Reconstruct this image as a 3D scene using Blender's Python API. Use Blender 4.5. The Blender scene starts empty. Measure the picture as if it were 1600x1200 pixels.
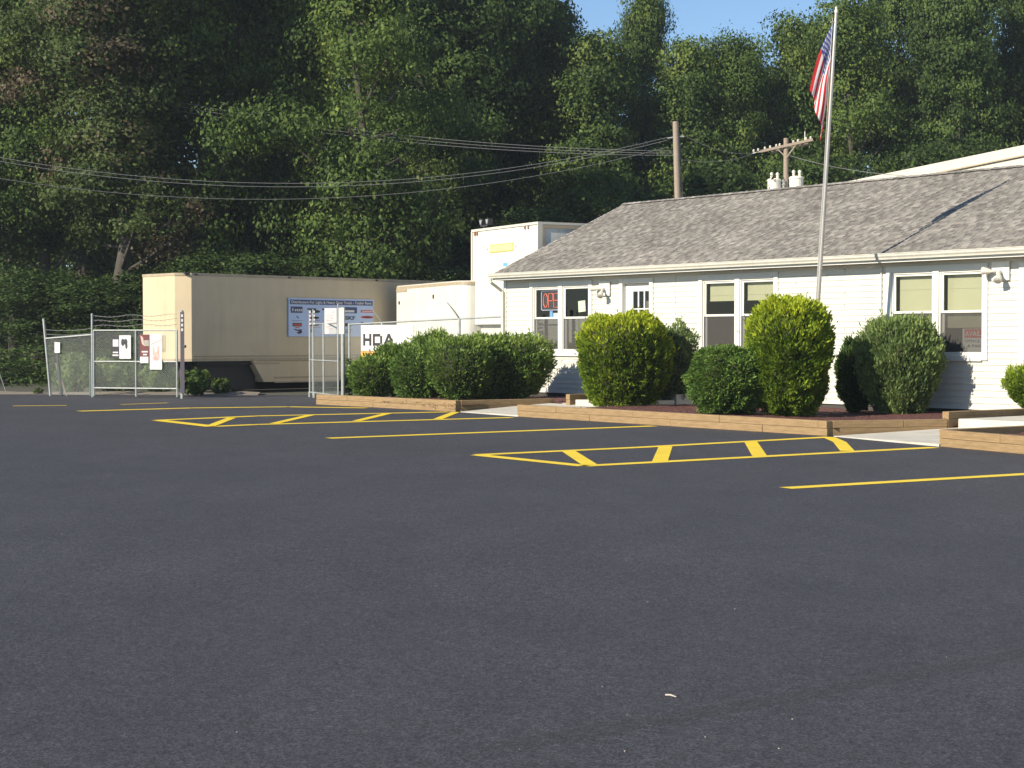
import bpy, bmesh, math, random
import numpy as np
from mathutils import Vector, Matrix
R = math.radians
S = bpy.context.scene
COL = S.collection

# ------------------------------------------------------------------ camera, sky, sun, exposure
F = 2600.0; EYE = 1.65; PITCH = math.atan(70 / F)
cd = bpy.data.cameras.new('camera'); cam = bpy.data.objects.new('camera', cd); COL.objects.link(cam)
cam.location = (0, 0, EYE); cam.rotation_euler = (math.pi / 2 - PITCH, 0, 0)
cd.sensor_width = 36; cd.lens = F / 1600 * 36; cd.clip_start = .1; cd.clip_end = 1500
S.camera = cam
SUN_EL, SUN_AZ = 29.0, -143.0            # azimuth of the direction towards the sun, from +X counter-clockwise
w = bpy.data.worlds.new('World'); S.world = w; w.use_nodes = True
sk = w.node_tree.nodes.new('ShaderNodeTexSky'); sk.sky_type = 'NISHITA'; sk.sun_disc = False
sk.sun_elevation = R(SUN_EL); sk.sun_rotation = R(90 - SUN_AZ)
sk.air_density = 1.0; sk.dust_density = 0.0; sk.ozone_density = 4.0; sk.altitude = 500
bgn = w.node_tree.nodes['Background']; bgn.inputs[1].default_value = .085
w.node_tree.links.new(sk.outputs[0], bgn.inputs[0])
sl = bpy.data.lights.new('sun', 'SUN'); sl.energy = 4.6; sl.angle = R(.55); sl.color = (1, .905, .74)
so = bpy.data.objects.new('sun', sl); COL.objects.link(so)
TOSUN = Vector((math.cos(R(SUN_EL)) * math.cos(R(SUN_AZ)), math.cos(R(SUN_EL)) * math.sin(R(SUN_AZ)), math.sin(R(SUN_EL))))
so.rotation_euler = TOSUN.to_track_quat('Z', 'Y').to_euler(); so.location = (-30, -20, 30)
S.render.engine = 'CYCLES'
S.cycles.max_bounces = 6; S.cycles.transparent_max_bounces = 24
S.view_settings.view_transform = 'Standard'; S.view_settings.look = 'None'; S.view_settings.gamma = 1
S.view_settings.exposure = .78

# ------------------------------------------------------------------ helpers
UP = Vector((0, math.sin(PITCH), math.cos(PITCH))); FW = Vector((0, math.cos(PITCH), -math.sin(PITCH)))
CAM = Vector((0, 0, EYE))
def ray(px, py): return Vector(((px - 800) / F, 0, 0)) + UP * ((600 - py) / F) + FW
def gz(px, py, z=0):
    r = ray(px, py); return CAM + r * ((z - EYE) / r.z)
def at(px, py, Y):
    r = ray(px, py); return CAM + r * (Y / r.y)
class Frame:
    """local frame: x along a wall, y inward (away from its visible side), z up"""
    def __init__(s, o, ang):
        s.o = Vector(o); s.a = ang; s.x = Vector((math.cos(ang), math.sin(ang), 0)); s.y = Vector((-math.sin(ang), math.cos(ang), 0))
    def px(s, px, py, y=0):
        r = ray(px, py); p0 = s.o + s.y * y
        p = CAM + r * ((p0 - CAM).dot(s.y) / r.dot(s.y)); d = p - s.o
        return d.dot(s.x), d.z
    def loc(s, p):
        d = Vector(p) - s.o; return Vector((d.dot(s.x), d.dot(s.y), d.z))
    def wld(s, x, y, z): return s.o + s.x * x + s.y * y + Vector((0, 0, z))

def tag(o, label=None, cat=None, group=None, kind=None):
    if label: o['label'] = label
    if cat: o['category'] = cat
    if group: o['group'] = group
    if kind: o['kind'] = kind
    return o
def empty(name, loc, rz=0, label=None, cat=None, group=None):
    o = bpy.data.objects.new(name, None); COL.objects.link(o); o.empty_display_size = .3
    o.location = loc; o.rotation_euler = (0, 0, rz)
    return tag(o, label, cat, group)
class MB:
    def __init__(s): s.v = []; s.f = []; s.m = []; s.M = None
    def add(s, vs, fs, m=0):
        n = len(s.v)
        for p in vs:
            p = Vector(p)
            s.v.append(tuple(s.M @ p) if s.M else tuple(p))
        for f in fs: s.f.append(tuple(i + n for i in f)); s.m.append(m)
        return s
    def box(s, x0, x1, y0, y1, z0, z1, m=0):
        vs = [(x, y, z) for x in (x0, x1) for y in (y0, y1) for z in (z0, z1)]
        return s.add(vs, [(0, 1, 3, 2), (4, 6, 7, 5), (0, 4, 5, 1), (2, 3, 7, 6), (0, 2, 6, 4), (1, 5, 7, 3)], m)
    def cbox(s, c, d, m=0):
        return s.box(c[0] - d[0] / 2, c[0] + d[0] / 2, c[1] - d[1] / 2, c[1] + d[1] / 2, c[2] - d[2] / 2, c[2] + d[2] / 2, m)
    def bar(s, a, b, wd, h, m=0, up=(0, 0, 1)):
        a = Vector(a); b = Vector(b); d = (b - a).normalized(); u = Vector(up)
        sd = d.cross(u)
        if sd.length < 1e-4: sd = d.cross(Vector((1, 0, 0)))
        sd.normalize(); u = sd.cross(d).normalized(); sd *= wd / 2; u = u * h / 2
        vs = [a - sd - u, a + sd - u, a + sd + u, a - sd + u, b - sd - u, b + sd - u, b + sd + u, b - sd + u]
        return s.add(vs, [(3, 2, 1, 0), (4, 5, 6, 7), (0, 1, 5, 4), (1, 2, 6, 5), (2, 3, 7, 6), (3, 0, 4, 7)], m)
    def tube(s, pts, r, n=8, m=0, cap=True):
        pts = [Vector(p) for p in pts]; rs = r if isinstance(r, (list, tuple)) else [r] * len(pts)
        vs = []; fs = []; ref = None
        for i, p in enumerate(pts):
            d = (pts[min(i + 1, len(pts) - 1)] - pts[max(i - 1, 0)]).normalized()
            if ref is None: ref = Vector((0, 0, 1)) if abs(d.z) < .9 else Vector((1, 0, 0))
            a = d.cross(ref).normalized(); b = d.cross(a).normalized(); ref = -b if b.dot(ref) < 0 else b
            b = ref; a = d.cross(b).normalized()
            for k in range(n):
                t = 2 * math.pi * k / n; vs.append(p + (a * math.cos(t) + b * math.sin(t)) * rs[i])
        for i in range(len(pts) - 1):
            for k in range(n):
                k2 = (k + 1) % n; fs.append((i * n + k, i * n + k2, (i + 1) * n + k2, (i + 1) * n + k))
        if cap: fs.append(tuple(range(n))[::-1]); fs.append(tuple((len(pts) - 1) * n + k for k in range(n)))
        return s.add(vs, fs, m)
    def lathe(s, c, prof, n=16, m=0):
        vs = []; fs = []
        for (r, z) in prof:
            for k in range(n):
                t = 2 * math.pi * k / n; vs.append((c[0] + r * math.cos(t), c[1] + r * math.sin(t), c[2] + z))
        for i in range(len(prof) - 1):
            for k in range(n):
                k2 = (k + 1) % n; fs.append((i * n + k, i * n + k2, (i + 1) * n + k2, (i + 1) * n + k))
        fs.append(tuple(range(n))[::-1]); fs.append(tuple((len(prof) - 1) * n + k for k in range(n)))
        return s.add(vs, fs, m)
    def poly(s, pts, m=0): return s.add(pts, [tuple(range(len(pts)))], m)
    def prism(s, pts, off, m=0):
        """extrude a planar polygon by vector off"""
        n = len(pts); off = Vector(off); a = [Vector(p) for p in pts]; vs = a + [p + off for p in a]
        fs = [tuple(range(n))[::-1], tuple(range(n, 2 * n))] + [(i, (i + 1) % n, n + (i + 1) % n, n + i) for i in range(n)]
        return s.add(vs, fs, m)
    def build(s, name, mats, parent=None, smooth=False, bevel=0, fixn=True):
        me = bpy.data.meshes.new(name); me.from_pydata(s.v, [], s.f)
        if not isinstance(mats, (list, tuple)): mats = [mats]
        for mt in mats: me.materials.append(mt)
        me.polygons.foreach_set('material_index', s.m)
        if fixn:
            bm = bmesh.new(); bm.from_mesh(me); bmesh.ops.recalc_face_normals(bm, faces=bm.faces[:]); bm.to_mesh(me); bm.free()
        if smooth:
            for p in me.polygons: p.use_smooth = True
        me.update()
        o = bpy.data.objects.new(name, me); COL.objects.link(o)
        if parent: o.parent = parent
        if bevel:
            b = o.modifiers.new('bevel', 'BEVEL'); b.width = bevel; b.segments = 2; b.limit_method = 'ANGLE'; b.angle_limit = R(40)
        if smooth:
            try:
                ws = o.modifiers.new('wn', 'WEIGHTED_NORMAL')
            except Exception: pass
        return o

# ------------------------------------------------------------------ materials
def M_(name):
    m = bpy.data.materials.new(name); m.use_nodes = True; nt = m.node_tree
    return m, nt, nt.nodes['Principled BSDF'], nt.nodes, nt.links
def C4(c): return (c[0], c[1], c[2], 1)
def simple(name, col, rough=.6, metal=0, var=.12, scale=3.0, dirt=None, bump=0, bscale=60, spec=.5):
    """principled with object-space tone variation and optional dirt colour patches"""
    m, nt, b, N, L = M_(name)
    b.inputs['Roughness'].default_value = rough; b.inputs['Metallic'].default_value = metal
    b.inputs['Specular IOR Level'].default_value = spec
    tc = N.new('ShaderNodeTexCoord'); nz = N.new('ShaderNodeTexNoise'); nz.inputs['Scale'].default_value = scale; nz.inputs['Detail'].default_value = 6
    L.new(tc.outputs['Object'], nz.inputs['Vector'])
    mx = N.new('ShaderNodeMix'); mx.data_type = 'RGBA'
    d = dirt if dirt else tuple(c * (1 - var * 2) for c in col)
    mx.inputs['A'].default_value = C4(col); mx.inputs['B'].default_value = C4(d)
    rp = N.new('ShaderNodeMapRange'); rp.inputs['From Min'].default_value = .42; rp.inputs['From Max'].default_value = .75
    rp.inputs['To Max'].default_value = 1 if not dirt else .7
    L.new(nz.outputs['Fac'], rp.inputs['Value']); L.new(rp.outputs[0], mx.inputs['Factor']); L.new(mx.outputs['Result'], b.inputs['Base Color'])
    if bump:
        n2 = N.new('ShaderNodeTexNoise'); n2.inputs['Scale'].default_value = bscale; n2.inputs['Detail'].default_value = 4
        L.new(tc.outputs['Object'], n2.inputs['Vector']); bp = N.new('ShaderNodeBump'); bp.inputs['Strength'].default_value = bump; bp.inputs['Distance'].default_value = .02
        L.new(n2.outputs['Fac'], bp.inputs['Height']); L.new(bp.outputs[0], b.inputs['Normal'])
    return m
def foliage_mat(name, ca, cb, cc, hi=None, trans=.32):
    """leaf colour varies per leaf (random per island) and per clump (face attribute tone)"""
    m, nt, b, N, L = M_(name)
    ge = N.new('ShaderNodeNewGeometry'); at_ = N.new('ShaderNodeAttribute'); at_.attribute_name = 'tone'
    ad = N.new('ShaderNodeMath'); ad.operation = 'MULTIPLY_ADD'; ad.inputs[1].default_value = .45; 
    L.new(ge.outputs['Random Per Island'], ad.inputs[0]); L.new(at_.outputs['Fac'], ad.inputs[2])
    cr = N.new('ShaderNodeValToRGB'); L.new(ad.outputs[0], cr.inputs[0])
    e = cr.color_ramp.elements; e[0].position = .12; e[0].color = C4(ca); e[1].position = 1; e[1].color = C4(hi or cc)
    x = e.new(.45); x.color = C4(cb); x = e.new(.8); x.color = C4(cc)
    L.new(cr.outputs[0], b.inputs['Base Color']); b.inputs['Roughness'].default_value = .6; b.inputs['Specular IOR Level'].default_value = .18
    tr = N.new('ShaderNodeBsdfTranslucent'); hs = N.new('ShaderNodeHueSaturation'); hs.inputs['Value'].default_value = 1.2; hs.inputs['Hue'].default_value = .485
    L.new(cr.outputs[0], hs.inputs['Color']); L.new(hs.outputs[0], tr.inputs['Color'])
    ms = N.new('ShaderNodeMixShader'); ms.inputs[0].default_value = trans
    L.new(b.outputs[0], ms.inputs[1]); L.new(tr.outputs[0], ms.inputs[2]); L.new(ms.outputs[0], N['Material Output'].inputs['Surface'])
    return m

def asphalt_mat():
    m, nt, b, N, L = M_('asphalt'); tc = N.new('ShaderNodeTexCoord')
    def noise(sc, det=4, rough=.55, stretch=None):
        n = N.new('ShaderNodeTexNoise'); n.inputs['Scale'].default_value = sc; n.inputs['Detail'].default_value = det; n.inputs['Roughness'].default_value = rough
        if stretch:
            mp = N.new('ShaderNodeMapping'); mp.inputs['Scale'].default_value = stretch; mp.inputs['Rotation'].default_value = (0, 0, R(38)); L.new(tc.outputs['Object'], mp.inputs['Vector']); L.new(mp.outputs[0], n.inputs['Vector'])
        else: L.new(tc.outputs['Object'], n.inputs['Vector'])
        return n
    big = noise(.22, 5, .6); mid = noise(1.6, 5, .6, (1, .45, 1)); fine = noise(9, 10, .93); grit = N.new('ShaderNodeTexVoronoi'); grit.inputs['Scale'].default_value = 95
    L.new(tc.outputs['Object'], grit.inputs['Vector'])
    mx = N.new('ShaderNodeMix'); mx.data_type = 'RGBA'; mx.inputs['A'].default_value = (.038, .038, .044, 1); mx.inputs['B'].default_value = (.050, .050, .057, 1)
    cb = N.new('ShaderNodeMath'); cb.operation = 'ADD'; L.new(big.outputs['Fac'], cb.inputs[0]); L.new(mid.outputs['Fac'], cb.inputs[1])
    mr = N.new('ShaderNodeMapRange'); mr.inputs['From Min'].default_value = .75; mr.inputs['From Max'].default_value = 1.25; L.new(cb.outputs[0], mr.inputs['Value']); L.new(mr.outputs[0], mx.inputs['Factor'])
    # aggregate speckle at three stone sizes, each cell its own tone
    prev = mx
    for sc_, lo_, hi_ in ((30, .86, 1.14), (75, .66, 1.34), (150, .35, 1.75)):
        vv = N.new('ShaderNodeTexVoronoi'); vv.inputs['Scale'].default_value = sc_; L.new(tc.outputs['Object'], vv.inputs['Vector']); s1 = N.new('ShaderNodeSeparateColor'); L.new(vv.outputs['Color'], s1.inputs[0])
        r1 = N.new('ShaderNodeMapRange'); r1.inputs['To Min'].default_value = lo_; r1.inputs['To Max'].default_value = hi_; L.new(s1.outputs[1], r1.inputs['Value'])
        q1 = N.new('ShaderNodeMix'); q1.data_type = 'RGBA'; q1.blend_type = 'MULTIPLY'; q1.inputs['Factor'].default_value = 1; L.new(prev.outputs['Result'], q1.inputs['A']); L.new(r1.outputs[0], q1.inputs['B']); prev = q1
    mx = prev
    sp = N.new('ShaderNodeMapRange'); sp.inputs['From Min'].default_value = .30; sp.inputs['From Max'].default_value = .70; sp.inputs['To Min'].default_value = .72; sp.inputs['To Max'].default_value = 1.30
    L.new(fine.outputs['Fac'], sp.inputs['Value'])
    ml = N.new('ShaderNodeMix'); ml.data_type = 'RGBA'; ml.blend_type = 'MULTIPLY'; ml.inputs['Factor'].default_value = 1
    L.new(mx.outputs['Result'], ml.inputs['A']); L.new(sp.outputs[0], ml.inputs['B'])
    gr = N.new('ShaderNodeMapRange'); gr.inputs['From Min'].default_value = .05; gr.inputs['From Max'].default_value = .11; gr.inputs['To Min'].default_value = 1.0; gr.inputs['To Max'].default_value = 0
    gc = N.new('ShaderNodeMath'); gc.operation = 'GREATER_THAN'; gc.inputs[1].default_value = .86
    sepc = N.new('ShaderNodeSeparateColor'); L.new(grit.outputs['Color'], sepc.inputs[0]); L.new(sepc.outputs[0], gc.inputs[0])
    L.new(grit.outputs['Distance'], gr.inputs['Value']); gm = N.new('ShaderNodeMath'); gm.operation = 'MULTIPLY'; L.new(gr.outputs[0], gm.inputs[0]); L.new(gc.outputs[0], gm.inputs[1])
    m3 = N.new('ShaderNodeMix'); m3.data_type = 'RGBA'; m3.inputs['B'].default_value = (.22, .22, .24, 1); L.new(ml.outputs['Result'], m3.inputs['A']); L.new(gm.outputs[0], m3.inputs['Factor'])
    L.new(m3.outputs['Result'], b.inputs['Base Color'])
    b.inputs['Roughness'].default_value = .8; b.inputs['Specular IOR Level'].default_value = .35
    bp = N.new('ShaderNodeBump'); bp.inputs['Strength'].default_value = .55; bp.inputs['Distance'].default_value = .006
    L.new(fine.outputs['Fac'], bp.inputs['Height']); L.new(bp.outputs[0], b.inputs['Normal'])
    return m
def paint_mat(name, col, thr=.3):
    """road paint: worn, asphalt shows through the texture"""
    m, nt, b, N, L = M_(name); tc = N.new('ShaderNodeTexCoord')
    n = N.new('ShaderNodeTexNoise'); n.inputs['Scale'].default_value = 45; n.inputs['Detail'].default_value = 5; n.inputs['Roughness'].default_value = .75; L.new(tc.outputs['Object'], n.inputs['Vector'])
    n2 = N.new('ShaderNodeTexNoise'); n2.inputs['Scale'].default_value = 1.1; n2.inputs['Detail'].default_value = 3; L.new(tc.outputs['Object'], n2.inputs['Vector'])
    mr = N.new('ShaderNodeMapRange'); mr.inputs['From Min'].default_value = thr; mr.inputs['From Max'].default_value = thr + .1; L.new(n.outputs['Fac'], mr.inputs['Value'])
    mx = N.new('ShaderNodeMix'); mx.data_type = 'RGBA'; mx.inputs['A'].default_value = C4(col); mx.inputs['B'].default_value = C4([c * .72 for c in col]); L.new(n2.outputs['Fac'], mx.inputs['Factor'])
    L.new(mx.outputs['Result'], b.inputs['Base Color']); b.inputs['Roughness'].default_value = .6
    L.new(mr.outputs[0], b.inputs['Alpha'])
    return m
def siding_mat():
    m, nt, b, N, L = M_('vinyl_siding'); tc = N.new('ShaderNodeTexCoord')
    n = N.new('ShaderNodeTexNoise'); n.inputs['Scale'].default_value = 1.2; n.inputs['Detail'].default_value = 6
    mp = N.new('ShaderNodeMapping'); mp.inputs['Scale'].default_value = (.6, 1, 3); L.new(tc.outputs['Object'], mp.inputs['Vector']); L.new(mp.outputs[0], n.inputs['Vector'])
    mx = N.new('ShaderNodeMix'); mx.data_type = 'RGBA'; mx.inputs['A'].default_value = (.62, .61, .545, 1); mx.inputs['B'].default_value = (.54, .53, .465, 1); L.new(n.outputs['Fac'], mx.inputs['Factor'])
    L.new(mx.outputs['Result'], b.inputs['Base Color']); b.inputs['Roughness'].default_value = .45
    return m
def shingle_mat(k=1.0):
    m, nt, b, N, L = M_('asphalt_shingle'); ge = N.new('ShaderNodeNewGeometry'); tc = N.new('ShaderNodeTexCoord')
    cr = N.new('ShaderNodeValToRGB'); e = cr.color_ramp.elements; e[0].color = (.165, .155, .148, 1); e[1].color = (.315, .30, .285, 1)
    x = e.new(.35); x.color = (.215, .205, .195, 1); x = e.new(.7); x.color = (.255, .243, .23, 1)
    L.new(ge.outputs['Random Per Island'], cr.inputs[0])
    n = N.new('ShaderNodeTexNoise'); n.inputs['Scale'].default_value = 60; n.inputs['Detail'].default_value = 4; L.new(tc.outputs['Object'], n.inputs['Vector'])
    n2 = N.new('ShaderNodeTexNoise'); n2.inputs['Scale'].default_value = .7; n2.inputs['Detail'].default_value = 5; L.new(tc.outputs['Object'], n2.inputs['Vector'])
    a = N.new('ShaderNodeMath'); a.operation = 'ADD'; L.new(n.outputs['Fac'], a.inputs[0]); L.new(n2.outputs['Fac'], a.inputs[1])
    mr = N.new('ShaderNodeMapRange'); mr.inputs['From Min'].default_value = .7; mr.inputs['From Max'].default_value = 1.3; mr.inputs['To Min'].default_value = .78; mr.inputs['To Max'].default_value = 1.2; L.new(a.outputs[0], mr.inputs['Value'])
    for q_ in cr.color_ramp.elements: q_.color = (q_.color[0] * k, q_.color[1] * k * .975, q_.color[2] * k * .925, 1)
    ml = N.new('ShaderNodeMix'); ml.data_type = 'RGBA'; ml.blend_type = 'MULTIPLY'; ml.inputs['Factor'].default_value = 1; L.new(cr.outputs[0], ml.inputs['A']); L.new(mr.outputs[0], ml.inputs['B'])
    L.new(ml.outputs['Result'], b.inputs['Base Color']); b.inputs['Roughness'].default_value = .9; b.inputs['Specular IOR Level'].default_value = .2
    return m
def wood_mat(name, ca, cb):
    m, nt, b, N, L = M_(name); tc = N.new('ShaderNodeTexCoord'); mp = N.new('ShaderNodeMapping'); mp.inputs['Scale'].default_value = (1.2, 14, 14)
    L.new(tc.outputs['Object'], mp.inputs['Vector']); n = N.new('ShaderNodeTexNoise'); n.inputs['Scale'].default_value = 2.2; n.inputs['Detail'].default_value = 8; n.inputs['Roughness'].default_value = .7; L.new(mp.outputs[0], n.inputs['Vector'])
    ge = N.new('ShaderNodeNewGeometry'); a = N.new('ShaderNodeMath'); a.operation = 'MULTIPLY_ADD'; a.inputs[1].default_value = .3; L.new(ge.outputs['Random Per Island'], a.inputs[0]); L.new(n.outputs['Fac'], a.inputs[2])
    cr = N.new('ShaderNodeValToRGB'); cr.color_ramp.elements[0].position = .35; cr.color_ramp.elements[0].color = C4(ca); cr.color_ramp.elements[1].position = .95; cr.color_ramp.elements[1].color = C4(cb)
    L.new(a.outputs[0], cr.inputs[0]); L.new(cr.outputs[0], b.inputs['Base Color']); b.inputs['Roughness'].default_value = .8
    bp = N.new('ShaderNodeBump'); bp.inputs['Strength'].default_value = .4; bp.inputs['Distance'].default_value = .01; L.new(n.outputs['Fac'], bp.inputs['Height']); L.new(bp.outputs[0], b.inputs['Normal'])
    return m
def mesh_wire_mat():
    """galvanised chain link: diagonal wires, open between"""
    m, nt, b, N, L = M_('chain_link'); tc = N.new('ShaderNodeTexCoord'); sp = N.new('ShaderNodeSeparateXYZ'); L.new(tc.outputs['Object'], sp.inputs[0])
    outs = []
    for op in ('ADD', 'SUBTRACT'):
        a = N.new('ShaderNodeMath'); a.operation = op; L.new(sp.outputs['X'], a.inputs[0]); L.new(sp.outputs['Z'], a.inputs[1])
        d = N.new('ShaderNodeMath'); d.operation = 'DIVIDE'; d.inputs[1].default_value = .06; L.new(a.outputs[0], d.inputs[0])
        f = N.new('ShaderNodeMath'); f.operation = 'FRACT'; L.new(d.outputs[0], f.inputs[0])
        l = N.new('ShaderNodeMath'); l.operation = 'LESS_THAN'; l.inputs[1].default_value = .085; L.new(f.outputs[0], l.inputs[0]); outs.append(l)
    mxm = N.new('ShaderNodeMath'); mxm.operation = 'MAXIMUM'; L.new(outs[0].outputs[0], mxm.inputs[0]); L.new(outs[1].outputs[0], mxm.inputs[1])
    L.new(mxm.outputs[0], b.inputs['Alpha']); b.inputs['Base Color'].default_value = (.33, .355, .34, 1); b.inputs['Roughness'].default_value = .55; b.inputs['Metallic'].default_value = .2
    return m
def glass_mat():
    m, nt, b, N, L = M_('window_glass'); tr = N.new('ShaderNodeBsdfTransparent'); tr.inputs[0].default_value = (.82, .85, .83, 1)
    gl = N.new('ShaderNodeBsdfGlossy'); gl.inputs['Roughness'].default_value = .02; fr = N.new('ShaderNodeFresnel'); fr.inputs[0].default_value = 1.5
    mx = N.new('ShaderNodeMixShader'); L.new(fr.outputs[0], mx.inputs[0]); L.new(tr.outputs[0], mx.inputs[1]); L.new(gl.outputs[0], mx.inputs[2]); L.new(mx.outputs[0], N['Material Output'].inputs['Surface'])
    return m
def screen_mat():
    m, nt, b, N, L = M_('insect_screen'); tr = N.new('ShaderNodeBsdfTransparent'); df = N.new('ShaderNodeBsdfDiffuse'); df.inputs[0].default_value = (.10, .095, .09, 1)
    mx = N.new('ShaderNodeMixShader'); mx.inputs[0].default_value = .55; L.new(tr.outputs[0], mx.inputs[1]); L.new(df.outputs[0], mx.inputs[2]); L.new(mx.outputs[0], N['Material Output'].inputs['Surface'])
    return m
def mulch_mat():
    m, nt, b, N, L = M_('red_mulch'); tc = N.new('ShaderNodeTexCoord'); v = N.new('ShaderNodeTexVoronoi'); v.inputs['Scale'].default_value = 26
    mp = N.new('ShaderNodeMapping'); mp.inputs['Scale'].default_value = (1, 2.2, 1); L.new(tc.outputs['Object'], mp.inputs['Vector']); L.new(mp.outputs[0], v.inputs['Vector'])
    sc = N.new('ShaderNodeSeparateColor'); L.new(v.outputs['Color'], sc.inputs[0]); cr = N.new('ShaderNodeValToRGB'); e = cr.color_ramp.elements
    e[0].color = (.05, .014, .012, 1); e[1].color = (.24, .10, .08, 1); x = e.new(.55); x.color = (.11, .032, .026, 1)
    L.new(sc.outputs[0], cr.inputs[0]); L.new(cr.outputs[0], b.inputs['Base Color']); b.inputs['Roughness'].default_value = .9
    bp = N.new('ShaderNodeBump'); bp.inputs['Strength'].default_value = .9; bp.inputs['Distance'].default_value = .03; L.new(v.outputs['Distance'], bp.inputs['Height']); L.new(bp.outputs[0], b.inputs['Normal'])
    return m
def emit(name, col, s):
    m, nt, b, N, L = M_(name); b.inputs['Base Color'].default_value = C4(col); b.inputs['Emission Color'].default_value = C4(col); b.inputs['Emission Strength'].default_value = s
    return m

def streaks(m, col, amt=.55, sc=5.0):
    nt = m.node_tree; N = nt.nodes; L = nt.links; b = N['Principled BSDF']; src = b.inputs['Base Color'].links[0].from_socket
    tc = N.new('ShaderNodeTexCoord'); mp = N.new('ShaderNodeMapping'); mp.inputs['Scale'].default_value = (1, 1, .09); L.new(tc.outputs['Object'], mp.inputs['Vector'])
    n = N.new('ShaderNodeTexNoise'); n.inputs['Scale'].default_value = sc; n.inputs['Detail'].default_value = 7; n.inputs['Roughness'].default_value = .65; L.new(mp.outputs[0], n.inputs['Vector'])
    r = N.new('ShaderNodeMapRange'); r.inputs['From Min'].default_value = .48; r.inputs['From Max'].default_value = .78; r.inputs['To Max'].default_value = amt; L.new(n.outputs['Fac'], r.inputs['Value'])
    x = N.new('ShaderNodeMix'); x.data_type = 'RGBA'; x.inputs['B'].default_value = C4(col); L.new(src, x.inputs['A']); L.new(r.outputs[0], x.inputs['Factor']); L.new(x.outputs['Result'], b.inputs['Base Color'])
m_asph = asphalt_mat()
m_yel = paint_mat('yellow_paint', (.95, .68, .03), .15)
m_chalk = paint_mat('chalk', (.30, .30, .31), .52)
m_conc = simple('concrete', (.52, .49, .42), .85, var=.1, scale=2, bump=.3, bscale=40)
m_soil = simple('soil', (.07, .065, .045), .95, dirt=(.035, .045, .02), scale=.6, bump=.6, bscale=8)
m_gravel = simple('gravel', (.22, .19, .15), .95, dirt=(.10, .085, .06), scale=14, bump=1, bscale=25)
m_mulch = mulch_mat()
m_timber = wood_mat('landscape_timber', (.16, .103, .045), (.41, .275, .14))
m_stone = simple('stone', (.42, .38, .33), .85, var=.2, scale=9, bump=.5)
m_siding = siding_mat()
m_trim = simple('white_trim', (.66, .655, .61), .4, var=.03, scale=2)
m_gut = simple('white_aluminium', (.58, .56, .49), .38, var=.05, scale=3)
m_found = simple('foundation', (.06, .055, .05), .9)
m_shing = shingle_mat(1.04); m_shing2 = shingle_mat(.84)
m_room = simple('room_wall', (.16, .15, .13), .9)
m_shade = simple('roller_shade', (.44, .42, .29), .8, var=.03)
m_glass = glass_mat(); m_screen = screen_mat()
m_black = simple('black_rubber_and_shade', (.02, .02, .022), .7)
m_dark = simple('dark_steel', (.035, .035, .04), .6)
m_tan = simple('tan_paint', (.59, .475, .31), .5, dirt=(.50, .40, .26), scale=1.3, var=.05)
m_tanrail = simple('tan_rail', (.40, .33, .23), .5, dirt=(.28, .22, .15), scale=3)
m_white = simple('white_panel', (.66, .65, .59), .4, dirt=(.56, .53, .46), scale=.9)
m_wsteel = simple('metal_panel', (.60, .56, .48), .45, var=.05, scale=1)
streaks(m_tan, (.30, .25, .18), .25, 3); streaks(m_white, (.36, .33, .28), .4); streaks(m_siding, (.42, .41, .36), .35, 2.5); streaks(m_gut, (.35, .33, .28), .4, 8)
m_galv = simple('galvanised', (.36, .38, .37), .5, metal=.3, dirt=(.24, .255, .24), scale=8)
m_rust = simple('rusted_steel', (.24, .12, .06), .85, dirt=(.33, .27, .2), scale=8)
m_green = simple('green_post', (.06, .13, .09), .6)
m_bark = simple('bark', (.055, .048, .038), .95, dirt=(.095, .085, .07), scale=3, bump=.8, bscale=10)
m_pole = wood_mat('weathered_pole', (.17, .13, .10), (.36, .29, .23))
m_alu = simple('brushed_pole', (.50, .47, .43), .4, metal=.5, var=.05)
m_cer = simple('transformer_grey', (.72, .70, .63), .4, dirt=(.55, .47, .36), scale=5)
m_wire = simple('cable', (.09, .09, .095), .6)
m_wireL = simple('bright_cable', (.19, .19, .195), .6)
m_red = simple('flag_red', (.62, .03, .035), .8, var=.05); m_wht = simple('flag_white', (.80, .78, .78), .8, var=.03); m_blu = simple('flag_blue', (.05, .08, .30), .8, var=.05)
for m_f in (m_red, m_wht, m_blu):
    nt_ = m_f.node_tree; tl_ = nt_.nodes.new('ShaderNodeBsdfTranslucent'); b_ = nt_.nodes['Principled BSDF']; x_ = nt_.nodes.new('ShaderNodeMixShader'); x_.inputs[0].default_value = .4
    nt_.links.new(b_.inputs['Base Color'].links[0].from_socket, tl_.inputs['Color']); nt_.links.new(b_.outputs[0], x_.inputs[1]); nt_.links.new(tl_.outputs[0], x_.inputs[2]); nt_.links.new(x_.outputs[0], nt_.nodes['Material Output'].inputs['Surface'])
m_signw = simple('sign_white', (.62, .61, .60), .4, var=.02); m_signb = simple('sign_pale_blue', (.44, .56, .82), .4, var=.03)
m_navy = simple('sign_navy', (.02, .05, .16), .5, var=.03); m_ink = simple('black_ink', (.025, .025, .03), .6); m_signred = simple('sign_red', (.55, .05, .04), .5)
m_orange = simple('badge_orange', (.80, .36, .06), .5, dirt=(.75, .55, .25), scale=20); m_pink = simple('faded_pink', (.75, .42, .38), .6, dirt=(.55, .25, .22), scale=6)
m_maroon = simple('poster_maroon', (.14, .03, .03), .6); m_blueg = simple('sign_sky', (.15, .40, .80), .5)
m_neonr = emit('neon_red', (.75, .14, .10), .30); m_neonw = emit('neon_white', (.55, .55, .75), .35)
m_paper = simple('paper', (.72, .78, .62), .8, var=.04)
m_wiremesh = mesh_wire_mat()

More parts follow.
